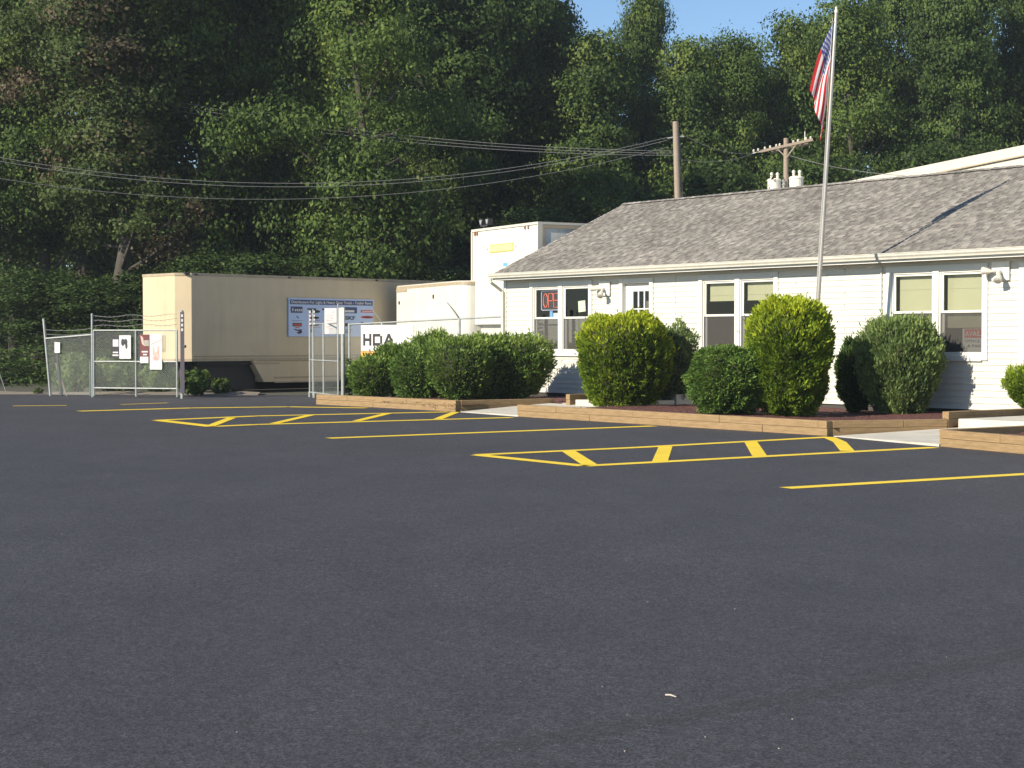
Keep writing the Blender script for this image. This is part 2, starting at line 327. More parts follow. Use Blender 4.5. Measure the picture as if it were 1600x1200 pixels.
f_wood = foliage_mat('leaf_wood', (.020, .036, .009), (.047, .082, .020), (.092, .145, .034), (.15, .20, .045))
f_pale = foliage_mat('leaf_pale', (.023, .042, .010), (.058, .100, .022), (.115, .175, .038), (.20, .24, .052))
f_vine = foliage_mat('leaf_vine', (.022, .036, .010), (.054, .084, .022), (.10, .14, .038), (.14, .112, .068))
f_gold = foliage_mat('leaf_gold', (.030, .062, .006), (.090, .155, .012), (.21, .29, .020), (.42, .48, .032))
f_goldd = foliage_mat('leaf_goldgreen', (.028, .058, .007), (.082, .145, .014), (.19, .275, .022), (.39, .46, .032))
f_jun = foliage_mat('leaf_juniper', (.034, .070, .014), (.086, .152, .028), (.165, .25, .050), (.24, .32, .07))
f_round = foliage_mat('leaf_yew', (.030, .066, .015), (.075, .145, .028), (.145, .235, .046), (.20, .29, .065))
f_olive = foliage_mat('leaf_olive', (.050, .09, .034), (.105, .165, .056), (.18, .25, .080), (.25, .32, .10))

# ------------------------------------------------------------------ text
def text_mb(mb, body, x, z, h, y, m, width=None, align='CENTER', bold=0):
    """flat lettering in the xz plane of a frame, facing -y"""
    c = bpy.data.curves.new('t', 'FONT'); c.body = body; c.size = 1; c.align_x = 'LEFT'; c.offset = bold
    o = bpy.data.objects.new('t', c); COL.objects.link(o); dg = bpy.context.evaluated_depsgraph_get(); dg.update()
    me = bpy.data.meshes.new_from_object(o.evaluated_get(dg)); vs = [v.co.copy() for v in me.vertices]
    if vs:
        x0 = min(v.x for v in vs); x1 = max(v.x for v in vs); s = h / .70; sx = (width / (x1 - x0)) if width else s
        ox = x - (x1 - x0) * sx / 2 if align == 'CENTER' else x
        mb.add([(ox + (v.x - x0) * sx, y, z + v.y * s) for v in vs], [tuple(p.vertices) for p in me.polygons], m)
    bpy.data.objects.remove(o); bpy.data.curves.remove(c); bpy.data.meshes.remove(me)

# ------------------------------------------------------------------ foliage
def mesh_np(name, V, Fc, mats, tone=None, midx=None):
    me = bpy.data.meshes.new(name); nv = len(V); nf, k = Fc.shape
    me.vertices.add(nv); me.vertices.foreach_set('co', V.astype(np.float32).ravel())
    me.loops.add(nf * k); me.loops.foreach_set('vertex_index', Fc.astype(np.int32).ravel())
    me.polygons.add(nf); me.polygons.foreach_set('loop_start', np.arange(0, nf * k, k, dtype=np.int32)); me.polygons.foreach_set('loop_total', np.full(nf, k, np.int32))
    for mt in mats: me.materials.append(mt)
    if midx is not None: me.polygons.foreach_set('material_index', midx.astype(np.int32))
    if tone is not None:
        a = me.attributes.new('tone', 'FLOAT', 'FACE'); a.data.foreach_set('value', tone.astype(np.float32))
    me.update(calc_edges=True); return me
def unit(a): return a / np.maximum(np.linalg.norm(a, axis=1, keepdims=True), 1e-9)
def leaves(rng, P, nrm, L, W, jitter=.8, droop=0.0):
    """diamond leaves (one quad each): centres P, facing roughly nrm, length L, width W"""
    n = len(P); nn = unit(nrm + rng.normal(0, jitter, (n, 3))); t = rng.normal(0, 1, (n, 3)); t[:, 2] -= droop
    t = unit(t - nn * (t * nn).sum(1, keepdims=True)); b = np.cross(nn, t); L = L[:, None]; W = W[:, None]
    V = np.stack([P - t * L / 2, P + b * W / 2 + nn * W * .15, P + t * L / 2, P - b * W / 2 + nn * W * .15], 1).reshape(-1, 3)
    return V, np.arange(4 * n).reshape(n, 4)
def tree_meshes(seed, H, Rad, low=.12, nclump=90, per=230, lsize=.2, fm=None, top_taper=.55, vine=0.0, tone0=.3):
    """returns (trunk mesh, crown mesh): tapered trunk with limbs reaching to every second clump"""
    rng = np.random.default_rng(seed); mb = MB()
    bend = rng.normal(0, .35, (6, 2)); hs = np.linspace(0, H * .9, 7)
    ax = np.vstack([[0, 0], np.cumsum(bend * .5, 0)])
    mb.tube([(ax[i, 0], ax[i, 1], hs[i]) for i in range(7)], [max(.03, H * .017 * (1 - i / 7.2)) for i in range(7)], 8)
    def axis(z): return np.array([np.interp(z, hs, ax[:, 0]), np.interp(z, hs, ax[:, 1])])
    Vs = []; Ts = []; Fs = []; nb = 0
    for c in range(nclump):
        tz = rng.random() ** .85; z = H * (low + (1 - low) * tz)
        env = Rad * (1 - top_taper * max(0, (tz - .45) / .55) ** 1.6) * (.75 + .25 * math.sin(tz * 9 + seed)) * (.8 if tz < .12 else 1)
        ph = rng.random() * 2 * math.pi; rr = env * (rng.random() ** .45) * rng.uniform(.75, 1.08); a = axis(z)
        cc = np.array([a[0] + rr * math.cos(ph), a[1] + rr * math.sin(ph), z]); cr = rng.uniform(.5, 1.5) * (Rad / 3.6) ** .5
        if c % 2 == 0 and rr > .8:
            zb = max(H * .1, z - rr * rng.uniform(.35, .9)); b0 = axis(zb); p0 = Vector((b0[0], b0[1], zb)); p2 = Vector(cc)
            p1 = p0.lerp(p2, .5) + Vector((rng.normal(0, .2), rng.normal(0, .2), -.15 + rng.normal(0, .15)))
            mb.tube([p0, p1, p2], [H * .0055, H * .0036, .012], 5)
        n = int(per * rng.uniform(.6, 1.3) * (cr / .9) ** 2)
        # sprays inside the clump give gaps and sub-lumps
        ns = max(5, n // 16); sd = unit(rng.normal(0, 1, (ns, 3)) + np.array([0, 0, .25])); sp = sd * (rng.random((ns, 1)) ** .4) * cr * np.array([1.15, 1.15, .72])
        k = rng.integers(0, ns, n); P = cc + sp[k] + rng.normal(0, .21, (n, 3)) * np.array([1, 1, .75])
        out = unit(P - cc) + .35 * unit(np.array([[cc[0] - a[0], cc[1] - a[1], .6]]))
        L = rng.uniform(.7, 1.4, n) * lsize; V, Fq = leaves(rng, P, out, L, L * rng.uniform(.45, .75, n), .55, .5)
        Vs.append(V); Fs.append(Fq + nb); nb += len(V)
        tn = tone0 + rng.normal(0, .13) + .12 * (tz - .5)
        if rng.random() < vine: tn = 1.0
        Ts.append(np.full(n, tn) + rng.normal(0, .05, n))
    V = np.vstack(Vs); Fq = np.vstack(Fs); T = np.clip(np.concatenate(Ts), 0, 1)
    crown = mesh_np('crown', V, Fq, [fm or f_wood], T)
    tr = mb.build('trunk', m_bark, smooth=True); me = tr.data; bpy.data.objects.remove(tr)
    return me, crown
def place_tree(name, meshes, loc, rz, sc, label, group=None, cat='tree'):
    r = empty(name, loc, rz, label, cat, group); r.scale = sc
    for nm, me in zip(('trunk', 'crown'), meshes):
        o = bpy.data.objects.new(nm, me); COL.objects.link(o); o.parent = r
    return r

def bush(name, loc, lobes, fm, seed, label, n=16000, L=.075, taper=.75, up=.5, ragged=.06, spikes=0, hi_top=.35, tone0=.25, group=None, wl=.38, stems=True, cat='shrub'):
    """clipped evergreen: fine sprays over superellipsoid lobes. lobes = (ox,oy,z0,rx,ry,h,p)"""
    rng = np.random.default_rng(seed); Vs = []; Fs = []; Ts = []; nb = 0; tot = sum(l[3] * l[5] for l in lobes)
    root = empty(name, loc, 0, label, cat, group)
    def lobe_d(P, l):
        t = np.clip((P[:, 2] - l[2]) / l[5], 0, 1); tp = taper + (1 - taper) * np.clip(t / .55, 0, 1) ** .8
        q = np.stack([(P[:, 0] - l[0]) / (l[3] * tp), (P[:, 1] - l[1]) / (l[4] * tp)], 1); return ((q ** 2).sum(1) ** (l[6] / 2) + np.abs((P[:, 2] - l[2] - l[5] / 2) / (l[5] / 2)) ** l[6]) ** (1 / l[6])
    core = MB()
    for li, l in enumerate(lobes):
        ox, oy, z0, rx, ry, h, p = l; cnt = int(n * (rx * h) / tot)
        d = unit(rng.normal(0, 1, (cnt, 3))); k = ((d[:, 0] ** 2 + d[:, 1] ** 2) ** (p / 2) + np.abs(d[:, 2]) ** p) ** (-1 / p)
        # lumpy radius
        ph = rng.random((14, 3)) * 6.28; fr = rng.normal(0, 1, (14, 3)) * 3.0 / max(rx, .5)
        Q = d * k[:, None] * np.array([rx, ry, h / 2]); lump = sum(np.sin(Q @ fr[j] * 1.4 + ph[j, 0]) for j in range(14)) / 14
        tp_ = rng.random((20, 1)) * 6.28; tf = unit(rng.normal(0, 1, (20, 3))) * rng.uniform(14, 26, (20, 1)); tuft = sum(np.sin(Q @ tf[j] + tp_[j, 0]) for j in range(20)) / 20 ** .5
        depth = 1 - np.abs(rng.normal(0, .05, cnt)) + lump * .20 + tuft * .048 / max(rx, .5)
        if spikes:
            s = rng.random(cnt) < spikes; depth = depth + s * np.abs(rng.normal(0, .06, cnt)) * (d[:, 2] > .1)
        Q = Q * depth[:, None]; Q[:, 2] += h / 2 + z0; t = np.clip((Q[:, 2] - z0) / h, 0, 1); tp = taper + (1 - taper) * np.clip(t / .55, 0, 1) ** .8
        P = np.stack([ox + Q[:, 0] * tp, oy + Q[:, 1] * tp, Q[:, 2]], 1) + rng.normal(0, ragged * .25, (cnt, 3))
        keep = (P[:, 2] > .02)
        for lj, m2 in enumerate(lobes):
            if lj != li: keep &= lobe_d(P, m2) > .86
        P = P[keep]; t = t[keep]; dd = d[keep]; lp = lump[keep] * .8 + tuft[keep] * .11; c = len(P)
        g = unit(dd * np.array([1, 1, .6]) + np.array([0, 0, up]) + rng.normal(0, .45, (c, 3)))     # growth direction of the spray
        side = unit(np.cross(g, unit(rng.normal(0, 1, (c, 3))))); LL = (L * rng.uniform(.6, 1.5, c))[:, None]; Wd = LL * wl
        nn = np.cross(g, side)
        V = np.stack([P - g * LL * .35, P + side * Wd / 2 + g * LL * .15 + nn * Wd * .15, P + g * LL * .65, P - side * Wd / 2 + g * LL * .15], 1).reshape(-1, 3)
        Vs.append(V); Fs.append(np.arange(4 * c).reshape(c, 4) + nb); nb += 4 * c
        Ts.append(np.clip(tone0 + lp * .5 + hi_top * np.clip((t - .45) / .55, 0, 1) ** 1.5 + rng.normal(0, .07, c), 0, 1))  # hollows between tufts toned darker as painted shade; tops are yellower new growth
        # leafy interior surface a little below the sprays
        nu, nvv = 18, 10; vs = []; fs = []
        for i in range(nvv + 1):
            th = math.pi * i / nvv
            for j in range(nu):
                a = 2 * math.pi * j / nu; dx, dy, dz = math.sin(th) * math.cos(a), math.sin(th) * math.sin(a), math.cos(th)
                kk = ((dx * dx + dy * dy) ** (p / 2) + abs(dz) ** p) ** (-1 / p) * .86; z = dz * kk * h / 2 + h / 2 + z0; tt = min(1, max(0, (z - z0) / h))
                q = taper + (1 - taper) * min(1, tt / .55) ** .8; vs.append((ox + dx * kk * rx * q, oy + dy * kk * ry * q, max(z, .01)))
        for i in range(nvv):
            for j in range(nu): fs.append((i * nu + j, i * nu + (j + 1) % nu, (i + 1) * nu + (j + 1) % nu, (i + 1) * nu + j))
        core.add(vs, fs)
    V = np.vstack(Vs); Fq = np.vstack(Fs)
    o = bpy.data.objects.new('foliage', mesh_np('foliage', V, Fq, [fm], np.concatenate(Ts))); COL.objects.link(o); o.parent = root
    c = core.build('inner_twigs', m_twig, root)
    st = MB()
    for k in range(5):
        l = lobes[k % len(lobes)]; st.tube([(l[0] * .6 + rng.normal(0, .05), l[1] * .6 + rng.normal(0, .05), -.1), (l[0] + rng.normal(0, .12), l[1] + rng.normal(0, .12), l[2] + l[5] * .4)], [.035, .02], 6)
    st.build('stem', m_bark, root)
    return root
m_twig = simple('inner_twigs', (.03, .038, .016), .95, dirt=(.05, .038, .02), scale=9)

# ================================================================== GROUND
def struct(name, mb, m, **k): return tag(mb.build(name, m, **k), kind='structure')
ED = [(-60, 50.2), (-14, 50.0), (-9, 49.3), (-4, 49.0), (30, 46), (60, 46)]
g = MB(); n = 40
gx = np.linspace(-160, 200, 61); gy = np.linspace(-40, 420, 61); rg = np.random.default_rng(3)
gv = [(x, y, -.012 if y < 56 or True and y < 60 else -.012 + min(3.0, (y - 60) * .02)) for y in gy for x in gx]
gf = [(j * 61 + i, j * 61 + i + 1, (j + 1) * 61 + i + 1, (j + 1) * 61 + i) for j in range(60) for i in range(60)]
struct('ground', g.add(gv, gf), m_soil)
# asphalt as one sheet; its far edge is a little ragged
a = MB(); er = random.Random(5); far = []
x = -60.0
while x <= 40:
    y = np.interp(x, [e[0] for e in ED], [e[1] for e in ED]); far.append((x, y + er.uniform(-.12, .12))); x += .7
near = [(p[0], -30) for p in far]
vs = [(p[0], p[1], 0) for p in near] + [(p[0], p[1], 0) for p in far]; m_ = len(far)
struct('parking_lot', a.add(vs, [(i, i + 1, m_ + i + 1, m_ + i) for i in range(m_ - 1)]), m_asph)
# strip of gravel and old dirt along the far edge on the left
gr = MB(); gr.M = None; pts = []
for i in range(46):
    x = -30 + i * .5; y = np.interp(x, [e[0] for e in ED], [e[1] for e in ED]); h = .05 + .05 * er.random()
    pts.append(((x, y - .15 - er.random() * .15, .0), (x, y + .35, h), (x, y + 1.4, .02)))
for i in range(45):
    for k in range(2): gr.add([pts[i][k], pts[i + 1][k], pts[i + 1][k + 1], pts[i][k + 1]], [(0, 1, 2, 3)])
struct('gravel_verge', gr, m_gravel, smooth=True)

# painted markings
def stripe(mb, pts, wd, z=.004, m=0):
    P = [gz(*p) for p in pts]
    for i in range(len(P) - 1):
        d = (P[i + 1] - P[i]); d.z = 0; d.normalize(); s = Vector((-d.y, d.x, 0)) * wd / 2
        mb.add([P[i] - s + Vector((0, 0, z)), P[i + 1] - s + Vector((0, 0, z)), P[i + 1] + s + Vector((0, 0, z)), P[i] + s + Vector((0, 0, z))], [(0, 1, 2, 3)], m)
for k, ln in enumerate([[(20, 634.5), (104, 633.6)], [(188, 632.2), (262, 629.6)], [(123, 642.6), (300, 637.6), (450, 635.8), (572, 637.6)], [(513, 685), (1022, 665.8)], [(1227, 763), (1640, 738.8)]]):
    mb = MB(); stripe(mb, ln, (.20, .16, .34, .27, .22)[k]); struct('parking_line', mb, m_yel)
hz = [([(247, 656.8), (400, 650.2), (700, 643.8)], [(247, 656.8), (333, 666.6), (400, 663.6), (800, 652.6)], [[(328, 666.2), (362, 653)], [(428, 662), (485, 648.8)], [(557, 658), (606, 646.2)], [(684, 655), (712, 644)]], .19),
      ([(745, 711), (1000, 699.2), (1297, 683)], [(745, 711), (913, 728.3), (1460, 699.4)], [[(888, 705), (922, 727)], [(1040, 698), (1031, 721.4)], [(1173, 690.5), (1187, 713)], [(1295, 683.6), (1312, 691), (1324, 705)]], .21)]
for tl, bl, bars, bw in hz:
    mb = MB(); lw_ = .30 if bw < .2 else .24; stripe(mb, tl, lw_); stripe(mb, bl, lw_, .0045)
    for b_ in bars: stripe(mb, b_, bw, .0055)
    struct('hatched_marking', mb, m_yel)
ck = MB()
for ln, wd in [([(478, 686.5), (513, 685)], .05), ([(515, 712), (545, 711)], .03), ([(590, 713), (625, 712)], .02), ([(680, 715), (745, 710.5)], .05), ([(425, 741), (460, 739)], .02), ([(855, 731), (880, 731)], .02),
               ([(1208, 761.5), (1230, 762.5)], .03), ([(985, 741), (1035, 746)], .02), ([(1105, 798), (1230, 812)], .014), ([(1160, 792), (1180, 793)], .02), ([(1330, 779), (1480, 801), (1590, 814)], .012), ([(1560, 818), (1590, 817)], .03),
               ([(1160, 764), (1215, 761)], .012), ([(130, 831), (155, 830)], .012), ([(448, 851), (470, 850.5)], .012), ([(1150, 878), (1170, 877)], .012), ([(1520, 897), (1545, 896)], .012), ([(205, 659), (240, 658)], .03), ([(250, 669), (266, 669.4)], .03)]:
    stripe(ck, ln, wd, .003)
struct('chalk_marks', ck, m_chalk)
m_seam = simple('rolled_seam', (.075, .073, .076), .85); m_seam.node_tree.nodes['Principled BSDF'].inputs['Alpha'].default_value = .22; sm_ = MB()
stripe(sm_, [(790, 1166), (1060, 1120), (1220, 1092), (1400, 1058), (1640, 1012)], .16, .002); 
struct('paving_seam', sm_, m_seam)
# pale bits of stone and one twig lying on the lot
gb = MB(); br = random.Random(11)
spots = [(604 / 2 + 800 - 0, 1152), (1217, 1170), (1102, 1152), (812, 1171), (980, 1117), (976, 1174), (941, 1073), (1010, 994), (1012, 941), (1148, 952), (1238, 1124), (96, 835), (399, 854), (558, 850), (370, 1144)]
for (px, py) in spots + [(br.uniform(0, 1600), br.uniform(880, 1195)) for _ in range(4)]:
    p = gz(px, py); s = br.uniform(.002, .0045); gb.lathe(p, [(s, 0), (s * 1.1, s * .6), (s * .4, s)], 5)
tag(gb.build('stone_chips', m_stone), kind='stuff')
tw = MB(); a0 = gz(1040, 1085.5, .008); b0 = gz(1057, 1089, .008); tw.tube([a0, (a0 + b0) / 2 + Vector((0, .004, .003)), b0], [.004, .005, .002], 6)
tag(tw.build('twig', m_stone), 'tiny pale twig lying alone on the dark foreground asphalt', 'twig')

# ================================================================== OFFICE BUILDING
A0 = gz(875, 614, .25); A1 = gz(1575, 642, .25); ang = math.atan2(A1.y - A0.y, A1.x - A0.x)
BF = Frame((A0.x, A0.y, 0), ang)
U0, U1 = -2.35, 21.0; ZB, ZE = .25, 3.27; DEP = 8.2
bld = empty('office_building', BF.o, ang, 'long low office with cream clapboard siding and grey shingle roof', 'building')
ZT, ZS, ZM = 3.03, 1.33, 2.19
wins = [(-1.10, 1.17), (5.28, 7.55), (10.87, 13.14)]
doors = [(2.47, 3.45, .50), (14.12, 15.1, .50)]
holes = [(a_, b_, ZS, ZT) for a_, b_ in wins] + [(a_, b_, z_, ZT) for a_, b_, z_ in doors]
# siding courses, each a tilted lap
wl_ = MB(); pitch = .127; z = ZB; k = 0
while z < ZE:
    z1 = min(z + pitch, ZE); segs = [(U0, U1)]
    for (a_, b_, c_, d_) in holes:
        if (z + z1) / 2 > c_ and (z + z1) / 2 < d_:
            ns = []
            for (p, q) in segs:
                if a_ > p and b_ < q: ns += [(p, a_), (b_, q)]
                else: ns.append((p, q))
            segs = ns
    for (p, q) in segs:
        wl_.add([(p, -.018, z), (q, -.018, z), (q, -.002, z1), (p, -.002, z1)], [(0, 1, 2, 3)])
        wl_.add([(p, -.018, z), (q, -.018, z), (q, .0, z), (p, .0, z)], [(0, 1, 2, 3)])
    z = z1; k += 1
for y_, x_ in ((DEP, None),): wl_.add([(U0, DEP, ZB), (U1, DEP, ZB), (U1, DEP, ZE), (U0, DEP, ZE)], [(0, 1, 2, 3)])
rise = 2.12; RB = 4.35                                  # ridge height above eave, ridge distance back from the wall
pitchz = rise / (RB + .40)
for x_ in (U0, U1):
    wl_.add([(x_, 0, ZB), (x_, DEP, ZB), (x_, DEP, ZE), (x_, RB, 3.40 + rise - .06), (x_, 0, ZE)], [(0, 1, 2, 3, 4)])
jr = random.Random(6)
for k_ in range(23):
    for xj in (1.95 + .5 * (k_ % 2 == 0), 4.35, 8.2 + .9 * (k_ % 3 == 0), 9.6 - .4 * (k_ % 2)):
        if jr.random() < .6: zj = ZB + k_ * .127; wl_.box(xj, xj + .004, -.0225, -.004, zj + .004, zj + .122)
wl_.build('siding_wall', m_siding, bld, fixn=False)
fd = MB().box(U0 + .02, U1 - .02, .03, DEP - .02, -.05, ZB); fd.build('foundation', m_found, bld)
# dark rooms behind the openings
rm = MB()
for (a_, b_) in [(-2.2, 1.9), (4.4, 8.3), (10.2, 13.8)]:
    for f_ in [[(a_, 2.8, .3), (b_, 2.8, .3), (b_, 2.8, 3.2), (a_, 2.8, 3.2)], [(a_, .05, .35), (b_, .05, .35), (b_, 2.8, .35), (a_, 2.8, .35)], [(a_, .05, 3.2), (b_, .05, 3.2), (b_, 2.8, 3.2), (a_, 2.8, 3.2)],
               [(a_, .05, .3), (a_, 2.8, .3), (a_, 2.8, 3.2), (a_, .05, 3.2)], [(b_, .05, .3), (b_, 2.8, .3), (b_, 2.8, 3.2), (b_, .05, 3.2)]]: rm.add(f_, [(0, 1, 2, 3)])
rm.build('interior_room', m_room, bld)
MB().box(U0 - .02, U0 + .09, -.032, .06, ZB, ZE).build('corner_board', m_trim, bld); MB().box(U1 - .09, U1 + .02, -.032, .06, ZB, ZE).build('corner_board', m_trim, bld)
def window(a_, b_, shade, shade_low=0):
    wr = MB(); y0, y1 = -.045, .10; cs = .13
    fr = wr.box(a_ - cs, a_, y0, y1, ZS - .10, ZT + .13).box(b_, b_ + cs, y0, y1, ZS - .10, ZT + .13).box(a_, b_, y0, y1, ZT, ZT + .13).box(a_, b_, y0 - .02, y1, ZS - .12, ZS)
    mm = (a_ + b_) / 2; fr.box(mm - .08, mm + .08, y0 + .006, y1, ZS, ZT)
    wo = fr.build('window', m_trim, bld, bevel=.006)
    sash = MB(); gl = MB(); sc = MB(); sh = MB(); ln = MB()
    for (p, q) in ((a_, mm - .08), (mm + .08, b_)):
        sw = .055
        # upper sash forward, lower sash set back
        sash.box(p, p + .03, -.01, .09, ZS, ZT).box(q - .012, q, -.01, .09, ZS, ZT).box(p + .03, q - .012, -.01, .09, ZT - .035, ZT)
        for (z0, z1, y) in ((ZM - .01, ZT - .035, .015), (ZS, ZM + .035, .052)):
            sash.box(p + .03, p + .03 + sw, y, y + .03, z0, z1).box(q - .012 - sw * .6, q - .012, y, y + .03, z0, z1).box(p + .03 + sw, q - .012 - sw * .6, y, y + .03, z1 - .045, z1).box(p + .03 + sw, q - .012 - sw * .6, y, y + .03, z0, z0 + .05)
            gl.add([(p + .05, y + .015, z0 + .03), (q - .03, y + .015, z0 + .03), (q - .03, y + .015, z1 - .03), (p + .05, y + .015, z1 - .03)], [(0, 1, 2, 3)])
        sc.add([(p + .03, .035, ZS), (q - .012, .035, ZS), (q - .012, .035, ZM), (p + .03, .035, ZM)], [(0, 1, 2, 3)])
        if shade:
            zb = shade if (p == a_ or not shade_low) else shade_low
            sh.box(p + .10, q - .0, .135, .14, zb, ZT - .06); sh.box(p + .10, q, .13, .146, zb - .022, zb)
            sh.box(p + .10, q, .128, .134, ZT - .36, ZT - .355)
    sash.build('sash', m_trim, wo, bevel=.003); gl.build('pane', m_glass, wo); sc.build('insect_screen', m_screen, wo)
    if shade: sh.build('roller_shade', m_shade, wo)
    return wo
window(wins[0][0], wins[0][1], 0); window(wins[1][0], wins[1][1], 2.56); window(wins[2][0], wins[2][1], 1.93, 1.90)
def door(a_, b_, z0):
    d = MB(); d.box(a_ - .13, a_, -.045, .12, z0, ZT + .12).box(b_, b_ + .13, -.045, .12, z0, ZT + .12).box(a_, b_, -.045, .12, ZT, ZT + .12).box(a_ - .05, b_ + .05, -.10, .12, z0 - .06, z0)
    do = d.build('door', m_trim, bld, bevel=.005)
    p = MB(); x0, x1 = a_, b_; cols = [x0 + .27 + i * .215 for i in range(3)]; zt = 2.83; rows = [zt - .42 - i * .45 for i in range(3)]
    # slab built round its nine lights
    p.box(x0, cols[0], .08, .125, z0, ZT - .004); p.box(cols[2] + .17, x1, .08, .125, z0, ZT - .004)
    p.box(cols[0], cols[2] + .17, .08, .125, zt, ZT - .004); p.box(cols[0], cols[2] + .17, .08, .125, z0, rows[2])
    for i in (0, 1): p.box(cols[i] + .17, cols[i + 1], .08, .12, rows[2], zt)
    for i in (0, 1):
        for c_ in cols: p.box(c_, c_ + .17, .082, .118, rows[i] - .03, rows[i])
    p.box(x0 + .27, x1 - .18, .074, .08, z0 + .15, z0 + .75)
    p.build('door_leaf', m_trim, do, bevel=.003)
    gl = MB().add([(cols[0], .1, rows[2]), (cols[2] + .17, .1, rows[2]), (cols[2] + .17, .1, zt), (cols[0], .1, zt)], [(0, 1, 2, 3)]); gl.build('pane', m_glass, do)
    bk = MB().box(x0, x1, .5, .52, z0, ZT).box(x0 - .02, x0, .13, .5, z0, ZT).box(x1, x1 + .02, .13, .5, z0, ZT); bk.build('vestibule', m_room, do)
    kb = MB().lathe((0, 0, 0), [(.012, 0), (.028, .02), (.028, .045), (.01, .055)], 10); kb.M = None
    h = MB(); h.tube([(x0 + .07, .08, z0 + .95), (x0 + .07, .03, z0 + .95)], .025, 8); h.build('handle', m_alu, do)
for d_ in doors: door(*d_)
# roof: deck, shingle courses, fascia, soffit, gutter, downspout
OV = .40; EZ = 3.40; y_e = -OV
def roof_pt(x, s, lift=0):      # s metres up the slope from the eave
    L_ = math.hypot(RB + OV, rise); t = s / L_; nz = math.cos(math.atan2(rise, RB + OV)); ny = -math.sin(math.atan2(rise, RB + OV))
    return (x, y_e + t * (RB + OV) + ny * lift, EZ + t * rise + nz * lift)
SL = math.hypot(RB + OV, rise); X0, X1 = U0 - .03, U1 + .25
deck = MB(); back_y = 2 * RB + OV
deck.add([roof_pt(X0, 0), roof_pt(X1, 0), roof_pt(X1, SL), roof_pt(X0, SL)], [(0, 1, 2, 3)])
deck.add([(X0, RB, EZ + rise), (X1, RB, EZ + rise), (X1, back_y, EZ), (X0, back_y, EZ)], [(0, 1, 2, 3)])
rr = random.Random(21); cs = .122; ncs = int(SL / cs) + 1
for c in range(ncs):
    s0 = c * cs - .01; s1 = min(s0 + cs + .02, SL); x = X0 - rr.random() * .3
    thick = False
    while x < X1:
        wd = rr.uniform(.09, .24) if thick else rr.uniform(.08, .22); thick = not thick; xa, xb = max(x, X0), min(x + wd, X1); x += wd
        if xb - xa < .01: continue
        l0 = .020 if thick else .010; l1 = .006 if thick else .002; ds = rr.uniform(-.008, .008)
        a_, b_, c_, d_ = roof_pt(xa, s0 + ds, l0), roof_pt(xb, s0 + ds, l0), roof_pt(xb, s1, l1), roof_pt(xa, s1, l1); e_, f_ = roof_pt(xa, s0 + ds, -.002), roof_pt(xb, s0 + ds, -.002)
        deck.add([a_, b_, c_, d_, e_, f_], [(0, 1, 2, 3), (4, 5, 1, 0), (4, 0, 3), (5, 2, 1)], 0 if thick else 1)
# ridge caps
x = X0
while x < X1:
    xb = min(x + .20, X1); zr = EZ + rise + .03
    deck.add([(x, RB - .14, zr - .045), (xb, RB - .14, zr - .055), (xb, RB, zr), (x, RB, zr + .012), (x, RB + .14, zr - .045), (xb, RB + .14, zr - .055)], [(0, 1, 2, 3), (3, 2, 5, 4), (0, 3, 4)]); x += .20
roof = deck.build('roof', [m_shing, m_shing2], bld, fixn=False)
tr = MB(); tr.box(X0, X1, y_e + .0, y_e + .02, EZ - .17, EZ - .012)                     # fascia
tr.add([(X0, y_e + .02, EZ - .16), (X1, y_e + .02, EZ - .16), (X1, .0, EZ - .14), (X0, .0, EZ - .14)], [(0, 1, 2, 3)])
for x_ in (X0, X1):      # rake boards
    tr.bar((x_, y_e, EZ - .075), (x_, RB, EZ + rise - .075), .03, .15); tr.bar((x_, RB, EZ + rise - .075), (x_, back_y, EZ - .075), .03, .15)
tr.box(X0, U0 + .02, y_e + .02, .0, EZ - .17, EZ - .03)
tr.build('fascia', m_trim, bld)
gt = MB(); prof = [(0, 0), (0, -.115), (-.02, -.125), (-.075, -.125), (-.085, -.09), (-.112, -.055), (-.118, -.012), (-.128, -.012), (-.128, 0.002), (-.112, .002), (-.108, -.05), (-.078, -.088), (-.07, -.117), (-.01, -.117), (-.008, 0)]
gt.prism([(X0 - .06, y_e - .002 + a_, EZ + .012 + b_) for a_, b_ in prof], (X1 - X0 + .08, 0, 0)); gt.build('gutter', m_gut, bld)
ds = MB(); ds.tube([(U0 - .04, y_e - .06, EZ - .10), (U0 - .04, y_e - .05, EZ - .22), (U0 - .02, -.10, EZ - .44), (U0 + .02, -.07, EZ - .52)], .042, 8); ds.box(U0 - .03, U0 + .06, -.11, -.035, .35, EZ - .48); ds.build('downspout', m_gut, bld, smooth=False)
# conduit with a short top arm between the windows
cu, cz = BF.px(1379, 404); c2 = BF.px(1361, 410)[0]
cb_ = MB(); cb_.tube([(cu, -.04, .3), (cu, -.04, 3.17)], .016, 6); cb_.tube([(cu, -.04, 3.17), (cu - .36, -.04, 3.155)], .016, 6); cb_.box(cu - .03, cu + .03, -.055, -.018, 2.2, 2.26); cb_.build('conduit', m_trim, bld)

